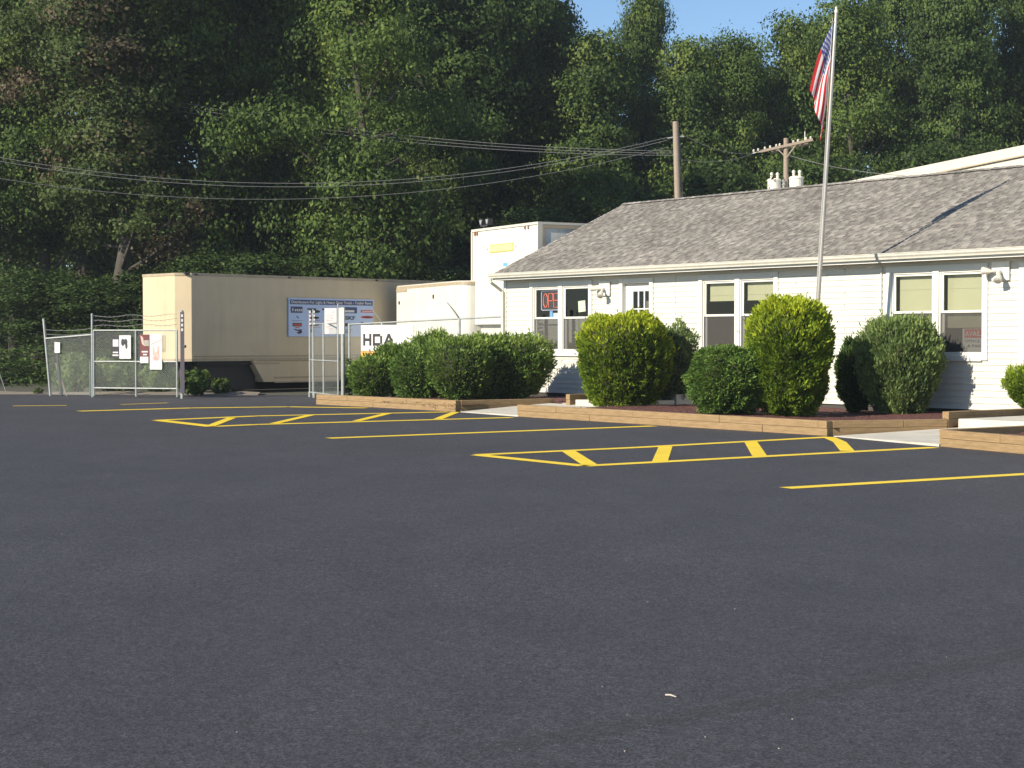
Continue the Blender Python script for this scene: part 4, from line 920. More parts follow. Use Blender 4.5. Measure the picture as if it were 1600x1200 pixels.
MB().box(.25, .33, -.03, 0, zt2 - .62, zt2 - .52).build('marker_lamp', m_dark, wt); MB().box(3.4, 3.47, -.03, 0, zt2 - .5, zt2 - .38).build('marker_lamp', m_dark, wt)
mb = MB(); mb.box(.2, L2_ - .2, .5, 1.9, zb2 - .25, zb2 - .002)
for y in (.5, 1.8): mb.box(L2_ - 1.2, L2_ - 1.1, y, y + .1, .03, zb2 - .25)
mb.build('underframe', m_dark, wt); wheels(wt, (.9, 1.95), .02, .45)

# tall white box body with the orange badge
p_ = at(738.5, 600, 50.0); ang3 = R(-61); VF = Frame((p_.x, p_.y, 0), ang3); zt3 = EYE + (530 - 360.5) * 50.0 / F; L3 = 3.95
tb = empty('tall_white_box', VF.o, ang3, 'tall white box body with orange badge rising behind the left end of the office', 'box trailer')
zb3 = 2.08
mb = MB(); mb.box(0, L3, 0, 7.5, zb3, zt3 - .05); mb.build('body', m_white, tb, bevel=.02)
mb = MB(); mb.box(-.03, L3 + .03, -.03, 7.53, zt3 - .05, zt3 + .02); mb.box(-.035, .03, -.035, 0, zb3, zt3 - .05); mb.box(L3 - .01, L3 + .03, -.03, .12, zb3, zt3 - .05); mb.build('edge_rail', m_wsteel, tb)
mb = MB(); mb.box(L3 + .0, L3 + .03, .12, .20, zb3, zt3 - .06); mb.box(L3 + .0, L3 + .03, .20, 7.5, zt3 - .15, zt3 - .06); mb.build('side_rail', m_tanrail, tb)
lo = MB(); lo.box(.15, L3 - .1, .2, 7.2, .35, zb3 - .002)
lo.build('lower_body', m_wsteel, tb)
lo = MB()
for (x0, x1) in ((.25, 1.0), (1.12, 1.85), (1.97, 2.9)): lo.box(x0, x1, .17, .198, .6, zb3 - .18)
lo.build('access_panel', m_white, tb)
wheels(tb, (.8, 2.2), .22, .5)
mk = MB(); mk.box(.15, .22, -.04, -.03, zt3 - .17, zt3 - .05); mk.box(.3, .36, -.04, -.03, zt3 - .17, zt3 - .05); mk.box(L3 - .75, L3 - .7, -.04, -.03, zt3 - .15, zt3 - .05); mk.box(L3 - .55, L3 - .5, -.04, -.03, zt3 - .15, zt3 - .05); mk.build('roof_bracket', m_rust, tb)
bx0, bz1 = VF.px(765, 382, -.01); bx1, bz0 = VF.px(802, 392, -.01); bz1 = bz0 + .24
bg = MB(); bg.box(bx0, bx1, -.012, -.001, bz0, bz1, 0); bg.box(bx0 + .03, bx1 - .03, -.016, -.0125, bz0 + .03, bz1 - .03, 1)
bg.box(bx0 - .18, bx0 - .10, -.008, -.001, (bz0 + bz1) / 2 - .03, (bz0 + bz1) / 2 + .02, 2); bg.box(bx1 + .08, bx1 + .16, -.008, -.001, (bz0 + bz1) / 2 - .02, (bz0 + bz1) / 2 + .03, 2)
m_badge = simple('badge_cream', (.80, .62, .30), .5, dirt=(.75, .45, .15), scale=9)
bg.build('badge', [m_orange, m_badge, m_tanrail], tb)
ol = MB(); x0, x1, z0, z1 = bx0 - .33, bx1 + .32, bz0 - .95, bz1 + .22
for (a_, b_, c_, d_) in ((x0, x1, z1, z1 + .015), (x0, x1, z0, z0 + .03), (x0, x0 + .012, z0, z1), (x1 - .012, x1, z0, z1)): ol.box(a_, b_, -.006, -.001, c_, d_)
for i in range(7): ol.box(bx0 - .06 + i * .12, bx0 + .02 + i * .12, -.006, -.001, bz0 - .42, bz0 - .36)
ol.build('outline_panel', m_wsteel, tb)
bl = MB(); bl.box(bx0 + .82, bx0 + 1.08, -.006, -.001, bz0 - .42, bz0 - .32); bl.build('blue_mark', m_blueg, tb)
# lamp cluster on top of the box
lx, lz = VF.px(752, 352, .2)
yl = empty('yard_light', VF.wld(lx, .3, zt3 + .02), ang3, 'small twin yard light standing on top of the tall white box', 'light')
mb = MB(); mb.tube([(0, 0, 0), (0, 0, .12)], .03, 8); mb.bar((-.22, 0, .12), (.22, 0, .12), .04, .04); mb.build('bracket', m_dark, yl)
for s in (-.2, .2):
    mb = MB(); mb.prism([(s - .11, -.02, .32), (s + .11, -.02, .32), (s + .05, -.02, .14), (s - .05, -.02, .14)], (0, .16, 0)); h = mb.build('lamp_head', m_dark, yl, bevel=.01)
    mb = MB(); mb.prism([(s - .08, -.025, .30), (s + .08, -.025, .30), (s + .03, -.025, .17), (s - .03, -.025, .17)], (0, .004, 0)); mb.build('lens', m_galv, h)

# large metal building far behind, low gable
MFo = BF.wld(-6, 24, 0); MF = Frame(MFo, ang)
ra, rza = MF.px(1319, 285); rb_, rzb = MF.px(1600, 227); slp = (rzb - rza) / (rb_ - ra)
mbd = empty('metal_building', MFo, ang, 'large cream metal building with low gable behind the office roof', 'building')
xl = ra - 12; zl = rza - slp * 12; xr = rb_ + 8; zr = rzb + slp * 8
if zl < 3.2: xl = ra - (rza - 3.2) / slp; zl = 3.2
x2 = xr + (xr - xl)
mb = MB(); mb.prism([(xl + .3, 0, 0), (x2 - .3, 0, 0), (x2 - .3, 0, zl - .3), (xr, 0, zr - .45), (xl + .3, 0, zl - .3)], (0, 25, 0)); mb.build('wall', m_wsteel, mbd)
mb = MB()
for (a_, b_) in (((xl, zl), (xr, zr)), ((xr, zr), (x2, zl))):
    mb.prism([(a_[0], -.06, a_[1] - .36), (b_[0], -.06, b_[1] - .36), (b_[0], -.06, b_[1]), (a_[0], -.06, a_[1])], (0, 26, 0))
mb.build('roof', m_wsteel, mbd)
mb = MB()
for (a_, b_) in (((xl, zl), (xr, zr)), ((xr, zr), (x2, zl))): mb.bar((a_[0], -.075, a_[1] - .38), (b_[0], -.075, b_[1] - .38), .03, .05)
mb.build('rake_trim', m_tanrail, mbd)

# ================================================================== GATES AND FENCES
def leafframe(name, P0_, P1_, label, ztop, zbot, verts, rails, cat='gate', grp=None):
    a_ = math.atan2(P1_.y - P0_.y, P1_.x - P0_.x); r = empty(name, (P0_.x, P0_.y, 0), a_, label, cat, grp); W2 = (P1_ - P0_); W2.z = 0; L_ = W2.length
    f = MB()
    for v in verts: f.tube([(v * L_, 0, zbot), (v * L_, 0, ztop)], .026, 10)
    for z_ in rails: f.tube([(0, 0, z_), (L_, 0, z_)], .021, 10)
    f.build('frame', m_galv, r, smooth=True)
    m2 = MB(); m2.add([(0, .012, zbot), (L_, .012, zbot), (L_, .012, ztop), (0, .012, ztop)], [(0, 1, 2, 3)]); m2.build('wire_mesh', m_wiremesh, r)
    return r, L_, a_
# left leaf (closed side)
GP0 = gz(147, 621); GP1 = gz(277, 622.5)
gl_, GL, ga = leafframe('chain_link_gate', GP0, GP1, 'wide chain link gate leaf with two posters left of the tan trailer', 1.90, .27, (0, .51, 1), (.27, 1.02, 1.90))
mb = MB()
for v in (0, .51, 1): MB().tube([(v * GL, 0, .04), (v * GL, 0, .27)], .028, 8).build('foot', m_galv, gl_)
mb = MB()
for k, z_ in enumerate((2.02, 2.16, 2.29)):
    mb.tube([(x / 10 * GL, .01, z_ + .03 * math.sin(x * 1.3 + k) + .004 * x) for x in range(11)], .007, 5)
    for q in range(18): x = (q + .5) / 18 * GL; mb.bar((x - .02, .01, z_ - .02), (x + .02, .01, z_ + .025), .006, .006)
mb.build('barbed_wire', m_wireL, gl_)
def post(P, zt_, r_, label, mat=None, lean=(0, 0), name='fence_post', grp='gate and fence posts'):
    o = empty(name, (P.x, P.y, 0), 0, label, 'post', grp); mb = MB(); mb.tube([(0, 0, -.05), (lean[0], lean[1], zt_)], r_, 12); mb.build('tube', mat or m_galv, o, smooth=True)
    mb = MB(); mb.lathe((lean[0], lean[1], zt_), [(r_ * 1.1, -.03), (r_ * 1.1, .01), (r_ * .4, .035)], 12); mb.build('cap', mat or m_galv, o)
    return o
post(gz(144, 621) + Vector((-.02, .12, 0)), 2.35, .03, 'tall galvanised post at the left end of the poster gate')
post(gz(141.5, 619) + Vector((-.05, .2, 0)), 1.0, .035, 'short dark green stake beside the left gate post', m_green, name='stake', grp='dark stakes by the left fence')
pp = post(gz(281.5, 623) + Vector((.04, .1, 0)), 2.42, .05, 'dark gate post with white squares beside the tan trailer front')
m_slate = simple('slate_strip', (.075, .07, .10), .6, dirt=(.12, .07, .07), scale=5)
MB().box(-.035, .075, -.062, -.052, .15, 2.40).build('dark_strip', m_slate, pp)
mb = MB()
for k in range(4):
    MB().box(-.01, .045, -.068, -.0625, 2.34 - k * .13 - .075, 2.34 - k * .13).build('white_square', m_signw, pp)
mb = MB(); mb.tube([(.03, -.02, 1.45), (.11, -.05, 1.45)], .04, 8); mb.build('latch', m_dark, pp)
# posters: plain bold stand-ins for the two banners
def poster(v0, v1, z0, z1, label, parts):
    r = empty('poster', Vector((GP0.x, GP0.y, 0)) + Vector((math.cos(ga), math.sin(ga), 0)) * v0 * GL + Vector((math.sin(ga), -math.cos(ga), 0)) * .045, ga, label, 'poster'); r.location.z = z0; w_ = (v1 - v0) * GL; h = z1 - z0
    for nm, x0, x1, c0_, c1_, m2, lift in parts:
        MB().box(x0 * w_, x1 * w_, -.004 * lift - .004, -.004 * lift, c0_ * h, c1_ * h).build(nm, m2, r)
    return r, w_, h
r_, w_, h_ = poster(.22, .46, 1.10, 1.76, 'black and white poster with dark twin silhouette on the gate', [('black_panel', 0, .42, .02, .96, m_ink, 0), ('white_panel', .42, 1, 0, 1, m_signw, 0), ('white_block', .1, .38, .52, .82, m_signw, 1), ('white_line', .1, .36, .24, .30, m_signw, 1), ('white_line', .08, .38, .12, .18, m_signw, 1)])
mb = MB()
for cx_, cz_, a_, b_ in ((.60, .70, .09, .16), (.74, .72, .10, .13), (.78, .55, .06, .13), (.76, .30, .008, .18)): mb.poly([((cx_ + a_ * math.cos(q * .5236)) * w_, -.006, (cz_ + b_ * math.sin(q * .5236)) * h_) for q in range(12)])
mb.build('silhouette', m_dark, r_)
r_, w_, h_ = poster(.57, .83, .80, 1.80, 'maroon and pink poster with white label on the right half of the gate', [('maroon_panel', 0, .45, .18, .98, m_maroon, 0), ('pink_panel', .45, 1, 0, 1, m_signw, 0), ('white_label', .0, .38, .18, .36, m_signw, 1), ('grey_block', .2, .42, .66, .82, m_stone, 1), ('white_line', .08, .36, .48, .52, m_signw, 1), ('white_line', .14, .32, .40, .44, m_signw, 1)])
MB().prism([(.02 * w_, -.005, .96 * h_), (.14 * w_, -.005, .9 * h_), (.2 * w_, -.005, .66 * h_), (.1 * w_, -.005, .72 * h_)], (0, -.002, 0)).build('pink_streak', m_pink, r_); mb = MB(); mb.prism([(.5 * w_, -.005, .68 * h_), (.98 * w_, -.005, .82 * h_), (.98 * w_, -.005, .86 * h_), (.5 * w_, -.005, .72 * h_)], (0, -.002, 0))
for cx_, cz_, a_, b_ in ((.62, .52, .05, .14), (.78, .38, .12, .14), (.66, .32, .1, .07), (.84, .56, .06, .12)): mb.poly([((cx_ + a_ * math.cos(q * .5236)) * w_, -.0065, (cz_ + b_ * math.sin(q * .5236)) * h_) for q in range(12)])
mb.build('pink_shape', m_pink, r_)

# left fence panel between the leaning post and the gate post
FP0 = gz(79, 618.5); FP1 = gz(143, 620) + Vector((0, .15, 0))
fa = math.atan2(FP1.y - FP0.y, FP1.x - FP0.x)
lf = empty('chain_link_fence', (FP0.x, FP0.y, 0), fa, 'leaning chain link fence panel at the far left of the lot', 'fence'); FL = (FP1 - FP0).length
mb = MB(); mb.tube([(0, 0, -.05), (-.24, 0, 2.25)], .035, 10); mb.build('leaning_post', m_rust if False else m_galv, lf, smooth=True)
mb = MB(); mb.tube([(-.18, 0, 1.67), (FL, 0, 1.78)], .026, 8); mb.build('top_rail', m_galv, lf, smooth=True)
mb = MB(); mb.add([(0, .01, .03), (FL, .01, .03), (FL, .01, 1.78), (-.18, .01, 1.67)], [(0, 1, 2, 3)]); mb.build('wire_mesh', m_wiremesh, lf)
mb = MB()
for z0_ in (1.9, 2.03): mb.tube([(-.20 + x / 8 * (FL + .2), 0, z0_ - .10 + .12 * x / 8 * .3 - .05 * math.sin(math.pi * x / 8)) for x in range(9)], .007, 5)
mb.build('barbed_wire', m_wireL, lf)
mb = MB(); mb.tube([(.32, .1, 0), (.12, .1, 1.75)], .05, 8); mb.build('dark_brace', m_dark, lf)
mb = MB(); mb.tube([(.50, .12, 0), (.10, .12, .95)], .022, 8); mb.build('wooden_stick', m_pole, lf)
wn = empty('white_notice', (FP0.x, FP0.y, 0), fa, 'small blank white notice on the far left fence panel', 'notice'); 
MB().box(.20, .40, -.05, -.035, 1.25, 1.56).build('board', m_signw, wn, bevel=.005)
sg = MB(); sg.tube([(0, 0, 0), (-.25, 0, .75)], .01, 5); o = sg.build('guy_wire', m_galv); o.location = gz(10, 615); tag(o, 'thin leaning guy wire at the extreme left of the lot', 'wire')

# right gate leaf, swung open towards the camera
Za, Zb = 47.4, 44.5
Q0 = Vector(((484 - 800) / F * Za, Za, 0)); Q1 = Vector(((528.5 - 800) / F * Zb, Zb, 0))
g2, L2g, ga2 = leafframe('chain_link_gate', Q0, Q1, 'narrow open chain link gate leaf left of the junipers', 2.08, .14, (0, .50, 1), (.14, 1.06, 2.08))
mb = MB()
for v in (0, .13, 1.0): MB().tube([(v * L2g, 0, 2.0), (v * L2g, 0, 2.48 + .12 * v)], .022, 8).build('barb_extension', m_galv, g2)
MB().tube([(.13 * L2g, 0, .06), (.13 * L2g, 0, 2.0)], .03, 8).build('upright', m_galv, g2)
MB().tube([(-.02, 0, 0), (-.02, 0, .16)], .035, 8).build('foot', m_galv, g2); MB().tube([(.16 * L2g, 0, 0.0), (.16 * L2g, 0, .14)], .045, 8).build('foot', m_galv, g2)
mb = MB()
for k in range(4):
    for x in (.06, .21): mb.cbox((x * L2g, -.03, 2.42 - k * .11), (.10, .012, .06))
mb.build('white_tab', m_signw, g2)
mb = MB()
for k in range(4): mb.cbox((.06 * L2g, -.03, 2.365 - k * .11), (.12, .012, .045))
mb.build('dark_tab', m_maroon, g2)
p5 = post(Vector(((536 - 800) / F * 44.3, 44.3, 0)), 2.48, .055, 'hinge post with the tall white sign beside the open gate leaf')
def signbox(px0, px1, py0, py1, Y, label, mat, dots=False, name='metal_sign', th=.02):
    p = at((px0 + px1) / 2, py1, Y); w2 = (px1 - px0) / 2 * Y / F; h = (py1 - py0) * Y / F; r = empty(name, p, R(-8), label, 'sign'); MB().box(-w2, w2, -th, 0, 0, h).build('panel', mat, r, bevel=.004)
    if dots:
        mb = MB(); q = random.Random(4)
        for (x, z, s) in ((.2, .62, .03), (-.1, .35, .03), (.4, .85, .025), (-.5, .55, .02), (-.55, .28, .03), (.1, .2, .025)): mb.cbox((x * w2, -th - .003, z * h), (s * 1.6, .004, s))
        for k in range(4): mb.box(-w2 * .7, w2 * (.1 + .15 * k), -th - .004, -th - .001, h * (.42 + .1 * k), h * (.42 + .1 * k) + .012)
        mb.build('faded_print', m_pink, r)
signbox(507, 526.8, 481.5, 522, 45.5, 'faded white sign with pink print hung on the open gate leaf', m_signw, True)
signbox(529.2, 538.2, 481, 522, 44.15, 'plain bright white sign on the hinge post', m_signw)
# fence from the hinge post to the office corner
N0 = Vector(((546 - 800) / F * 49.2, 49.2, 0)); N1 = BF.wld(U0 - .12, .35, 0); N1.z = 0
fa3 = math.atan2(N1.y - N0.y, N1.x - N0.x); L4 = (N1 - N0).length
f3 = empty('chain_link_fence', N0, fa3, 'chain link fence from the gate to the office corner behind the junipers', 'fence')
NF = Frame(N0, fa3)
z0_, z1_ = NF.px(600, 504)[1], NF.px(788, 494)[1]; xq = NF.px(600, 504)[0]; sl3 = (z1_ - z0_) / (L4 - xq); zL = z0_ - sl3 * xq
mb = MB(); mb.tube([(0, 0, zL), (L4, 0, z1_)], .024, 8); mb.build('top_rail', m_galv, f3, smooth=True)
mb = MB(); mb.add([(0, .01, .05), (L4, .01, .05), (L4, .01, z1_), (0, .01, zL)], [(0, 1, 2, 3)]); mb.build('wire_mesh', m_wiremesh, f3)
xm = NF.px(718, 500)[0]
for x in (0, NF.px(597, 505)[0], xm, L4):
    mb = MB(); zt_ = zL + sl3 * x + .02; mb.tube([(x, 0, -.05), (x, 0, zt_)], .036, 10)
    if 0 < x < L4: mb.tube([(x, 0, zt_ - .02), (x - .10, -.12, zt_ + .2), (x - .24, -.26, zt_ + .44)], [.026, .024, .012], 8)
    mb.build('post', m_galv, f3, smooth=True)
# HDA sign on that fence
hx0, hz1 = NF.px(564.5, 508, -.05); hx1 = NF.px(646, 506, -.05)[0]; hz0 = NF.px(570, 548, -.05)[1]
hs = empty('fence_sign', NF.wld(hx0, -.05, hz0), fa3, 'white sign with black letters HDA on the fence behind the junipers', 'sign')
Wh, Hs = hx1 - hx0, hz1 - hz0
MB().box(0, Wh, -.015, 0, 0, Hs).build('panel', m_signw, hs)
lx = lambda px: NF.px(px, 520, -.07)[0] - hx0
t = MB(); z0_, z1_ = Hs * .20, Hs * .66; th_ = .085
def bar2(x0, za, x1, zb, w=None):
    t.bar((x0, -.02, za), (x1, -.02, zb), .012, w or th_, up=(0, -1, 0)) if False else None
h0, h1 = lx(567.5), lx(580)
vw = (h1 - h0) * .24
t.box(h0, h0 + vw, -.024, -.016, z0_, z1_); t.box(h1 - vw, h1, -.024, -.016, z0_, z1_); t.box(h0 + vw, h1 - vw, -.024, -.016, (z0_ + z1_) / 2 - .04, (z0_ + z1_) / 2 + .04)
h0, h1 = lx(582.5), lx(597)
t.box(h0, h0 + vw, -.024, -.016, z0_, z1_); t.box(h0 + vw, h1 - vw, -.024, -.016, z1_ - .08, z1_); t.box(h0 + vw, h1 - vw, -.024, -.016, z0_, z0_ + .08); t.box(h1 - vw, h1, -.024, -.016, z0_ + .06, z1_ - .06)
h0, h1 = lx(599), lx(616); hm = (h0 + h1) / 2
t.prism([(h0, -.016, z0_), (h0 + vw, -.016, z0_), (hm, -.016, z1_ - .10), (h1 - vw, -.016, z0_), (h1, -.016, z0_), (hm + vw * .5, -.016, z1_), (hm - vw * .5, -.016, z1_)], (0, -.008, 0)); t.box(h0 + vw, h1 - vw, -.0235, -.0155, z0_ + .09, z0_ + .16)
t.build('lettering', m_ink, hs)
os_ = MB(); os_.box(0, Wh, -.015, 0, -.26, -.02); os_.build('orange_strip', m_orange, hs)

# ================================================================== UTILITY POLES AND LINES
UPY = 60.0
ub_, ut_ = at(1063, 600, UPY), at(1055.5, 190, UPY)
up1 = empty('utility_pole', (ub_.x, ub_.y, 0), 0, 'bare wooden utility pole leaning left behind the office ridge', 'utility pole')
lean1 = Vector((ut_.x - ub_.x, 0, ut_.z)); mb = MB(); mb.tube([(0, 0, -.1), lean1 * .5 + Vector((.05, 0, 0)), lean1], [.15, .125, .105], 12); mb.build('pole', m_pole, up1, smooth=True)
mb = MB(); mb.tube([lean1 * .96 + Vector((.13, 0, .0)), lean1 * .72 + Vector((.20, 0, 0)), lean1 * .5 + Vector((.21, 0, 0)), Vector((.2, 0, 2))], .02, 6); mb.build('riser_cable', m_wire, up1)
att = Vector((ub_.x, ub_.y, 0)) + lean1 * .94
MB().tube([lean1 * .94 + Vector((-.1, 0, 0)), lean1 * .94 + Vector((-.3, 0, -.03))], .03, 6).build('insulator', m_galv, up1); MB().tube([lean1 * .94 + Vector((.1, 0, .03)), lean1 * .94 + Vector((.3, 0, .03))], .03, 6).build('insulator', m_galv, up1)
P2Y = 72.0; q0 = at(1226.5, 600, P2Y); q1 = at(1226.5, 216, P2Y)
up2 = empty('transformer_pole', (q0.x, q0.y, 0), 0, 'utility pole with crossarm and two pale transformers behind the roof', 'utility pole')
hz2 = q1.z; mb = MB(); mb.tube([(0, 0, -.1), (0, 0, hz2)], [.14, .105], 12); mb.build('pole', m_pole, up2, smooth=True)
arm = Vector((1.0, -.35, .20)).normalized(); ca = Vector((0, -.14, hz2 - .33)); mb = MB(); mb.bar(ca - arm * 1.15, ca + arm * 1.15, .09, .11); mb.bar(ca - arm * .62 + Vector((0, .28, -.12)), ca + arm * 1.0 + Vector((0, .28, -.12)), .08, .08)
mb.bar(ca - arm * .45, Vector((0, -.12, hz2 - .85)), .03, .04); mb.bar(ca + arm * .45, Vector((0, -.12, hz2 - .85)), .03, .04); mb.build('crossarm', m_pole, up2)
mb = MB()
for s in (-1.45, -1.25, -.95, -.72, -.45, -.3, .3, .5, .85, 1.05):
    p = ca + arm * s; mb.lathe(p + Vector((0, 0, .04)), [(.03, 0), (.055, .03), (.03, .05), (.055, .08), (.02, .12)], 8)
mb.bar(ca - arm * 1.5, ca - arm * 1.1, .03, .03); mb.tube([ca + arm * .8, ca + arm * .8 + Vector((0, 0, .42))], .02, 6); mb.build('insulator', m_cer, up2)
for (dx, zoff, rr_) in ((-.52, 0, .29), (.43, .10, .30)):
    mb = MB(); zc = hz2 - 2.50 + zoff; mb.lathe((dx, -.12, zc), [(rr_ * .92, 0), (rr_, .03), (rr_, .62), (rr_ * 1.08, .64), (rr_ * 1.08, .69), (rr_ * .9, .74), (rr_ * .3, .77)], 18); o = mb.build('transformer', m_cer, up2, smooth=False)
    mb = MB()
    for s in (-.12, .14): mb.lathe((dx + s, -.15, zc + .72), [(.05, 0), (.07, .04), (.045, .07), (.07, .11), (.045, .14), (.075, .19), (.07, .26), (.02, .3)], 10)
    mb.build('bushing', m_cer, o)
mb = MB(); mb.lathe((-.13, -.2, hz2 - 2.15), [(.05, 0), (.06, .1), (.1, .13), (.06, .2), (.09, .3), (.03, .36)], 10); mb.build('arrester', m_galv, up2)
def cable(p0, p1, sag, r, label, mat=None, n_=30, grp='overhead cables'):
    p0 = Vector(p0); p1 = Vector(p1); mb = MB(); pts = [p0.lerp(p1, t / n_) - Vector((0, 0, 4 * sag * (t / n_) * (1 - t / n_))) for t in range(n_ + 1)]
    o = mb.tube([p - p0 for p in pts], r, 6, cap=False).build('overhead_cable', mat or m_wireL, smooth=True); o.location = p0
    return tag(o, label, 'cable', grp)
aL = att + Vector((-.3, 0, 0))
# two long sagging lines to a pole out of frame on the left
E1 = at(-260, 188, 56); cable(aL, E1, 1.87, .0095, 'upper of the two long sagging cables crossing the whole wood', m_wireL)
E2 = at(-260, 194, 56); cable(aL + Vector((0, 0, -.10)), E2, 1.88, .0095, 'second long sagging cable just under the upper one', m_wireL)
E3 = at(-260, 226, 56); cable(aL + Vector((0, 0, -.35)), E3, 1.85, .008, 'lowest faint sagging cable on the left', m_wireL)
for k in range(3):
    p0 = at(1058, 236 + k * 3.4, 60); p1 = at(190, 142 + k * 7, 61.5); cable(p0, p1, .50, .009, ('top', 'middle', 'bottom')[k] + ' one of three parallel cables climbing left into the trees', m_wireL, grp='three parallel cables climbing left')
cable(att + Vector((.3, 0, .08)), Vector((q0.x, q0.y, 0)) + ca - arm * 1.5, .22, .013, 'cable from the bare pole to the crossarm of the transformer pole', m_wireL)
cable(att + Vector((.15, 0, -.78)), at(1190, 235, 72), .25, .010, 'lower faint cable between the two poles', m_wireL)
cable(Vector((q0.x, q0.y, hz2 - .75)) + Vector((.12, -.1, 0)), at(1420, 275, 60), .15, .012, 'cable from the transformer pole down to the metal building', m_wireL)

# ================================================================== WOODS
var = [tree_meshes(1, 17, 3.9, .12, 115, 400, .155), tree_meshes(2, 19, 4.3, .27, 110, 420, .16, vine=.14, fm=f_vine), tree_meshes(3, 16, 3.6, .08, 110, 390, .15, fm=f_pale, tone0=.34),
       tree_meshes(4, 14, 3.7, .10, 105, 400, .16, fm=f_pale, top_taper=.7), tree_meshes(5, 20, 4.6, .2, 120, 420, .17), tree_meshes(6, 9, 2.6, .02, 75, 340, .15, fm=f_wood, top_taper=.8, tone0=.14),
       tree_meshes(7, 18, 4.1, .31, 110, 400, .155, fm=f_pale, tone0=.36)]
rt = random.Random(77)
def T(px, Y, topy, v, label, sx=1.0, rz=None, name='tree', grp=None, zg=0):
    base = [17, 19, 16, 14, 20, 9, 18][v]; H = EYE + (530 - topy) * Y / F; sc = H / (base * 1.03)
    place_tree(name, var[v], ((px - 800) / F * Y, Y, zg), rz if rz is not None else rt.uniform(0, 6.28), (sx, sx, sc), label, grp)
# front row, left to right
T(-75, 66, -60, 4, 'dark tree mostly outside the left edge of the photo', 1.0)
T(70, 66, -110, 6, 'pale vine-draped tree above the leaning fence panel', .9, rz=1.0)
T(175, 62, -150, 1, 'tall brownish vine-covered tree left of the tan trailer front', 1.05, rz=2.0)
T(300, 63, -120, 2, 'leafy tree rising behind the front corner of the tan trailer', .9)
T(395, 67, -170, 1, 'tree with a visible straight trunk behind the middle of the tan trailer', .95)
T(470, 66, -140, 2, 'greyish leafy tree behind the blue and white sign', .9)
T(555, 62, -150, 2, 'tree with bright sunlit leaf clumps right of the long sign', 1.0, rz=.4)
T(655, 80, -180, 4, 'very dark tall tree behind the small white trailer', 1.1)
T(745, 82, -120, 0, 'dark tall tree above the yard light', 1.15)
T(825, 86, -30, 4, 'dark tree whose crown ends where the sky opens', .85)
T(905, 82, 62, 3, 'mid-height tree under the left part of the sky gap', 1.05)
T(1003, 90, -12, 2, 'pointed pale tree sticking up into the sky gap', .72)
T(1055, 84, 72, 3, 'broad mid-height tree behind the bare utility pole', 1.0)
T(1152, 84, 60, 2, 'bright leafy tree between the two utility poles', .8)
T(1248, 86, 34, 3, 'tree directly behind the transformer pole', .95)
T(1322, 84, 5, 2, 'light green tree behind the flag', 1.0)
T(1395, 90, -60, 0, 'tall tree right of the flag with sky showing through', .9)
T(1490, 84, -70, 4, 'large dark tree above the metal building eave', .85)
T(1590, 88, -50, 0, 'tall tree at the right edge of the photo', .85)
T(1690, 86, -40, 1, 'tree just beyond the right edge of the photo', 1.0)
# second row fills between the crowns
for k, (px, Y, ty, v) in enumerate([(20, 80, -200, 0), (130, 82, -220, 4), (250, 84, -230, 0), (360, 83, -240, 4), (440, 85, -240, 0), (520, 84, -230, 4), (610, 88, -240, 0), (700, 90, -230, 4), (790, 92, -120, 0), (870, 98, 60, 4),
                                    (955, 100, 95, 0), (1105, 99, 105, 4), (1200, 100, 110, 0), (1290, 101, 90, 0), (1450, 102, 60, 4), (1550, 104, 90, 0)]):
    T(px, Y, ty, v, 'dark second-row tree glimpsed ' + ['at the extreme left edge of the photo', 'between the vine-draped and the brownish tree', 'left of the tan trailer front corner', 'above the front third of the tan trailer', 'right of the straight visible trunk', 'above the distributor sign', 'behind the sunlit clumps right of the sign', 'above the small white trailer', 'above the yard light',
      'at the left end of the sky gap', 'left of the pointed pale tree', 'right of the bare utility pole', 'behind the transformer crossarm', 'right behind the flag', 'between flag and metal building crest', 'above the metal building at the right'][k], 1.05, grp='second row of dark trees')
# understory saplings along the edge
us = [(42, 63, 425, 5, 1.1), (135, 62, 440, 5, 1.0), (205, 58, 525, 5, .7), (330, 60, 395, 5, 1.0), (430, 61, 400, 5, 1.0), (520, 62, 395, 5, 1.0), (610, 62, 410, 5, .9), (700, 64, 420, 5, 1.0), (235, 62, 420, 5, 1.0), (860, 70, 330, 5, 1.3), (960, 72, 300, 5, 1.3), (1110, 74, 260, 5, 1.3), (1300, 76, 240, 5, 1.3), (1420, 78, 230, 5, 1.3), (1520, 78, 220, 5, 1.3)]
lab = ['dark sapling at the extreme left under the trees', 'bushy sapling behind the leaning fence panel', 'low pale sapling behind the poster gate', 'sapling just above the front half of the tan trailer roof', 'sapling above the tan trailer roof left of the sign', 'sapling above the tan trailer roof over the sign',
       'sapling above the tan trailer roof near the white trailer', 'sapling behind the small white trailer', 'sapling left of the tan trailer front', 'sapling behind the left slope of the office roof', 'sapling behind the office ridge left of the bare pole', 'sapling behind the office ridge right of the bare pole', 'sapling behind the office ridge behind the flagpole', 'sapling behind the metal building roof', 'sapling at the upper right behind the metal building']
for (px, Y, ty, v, sx), lb in zip(us, lab): T(px, Y, ty, v, lb, sx, name='sapling')
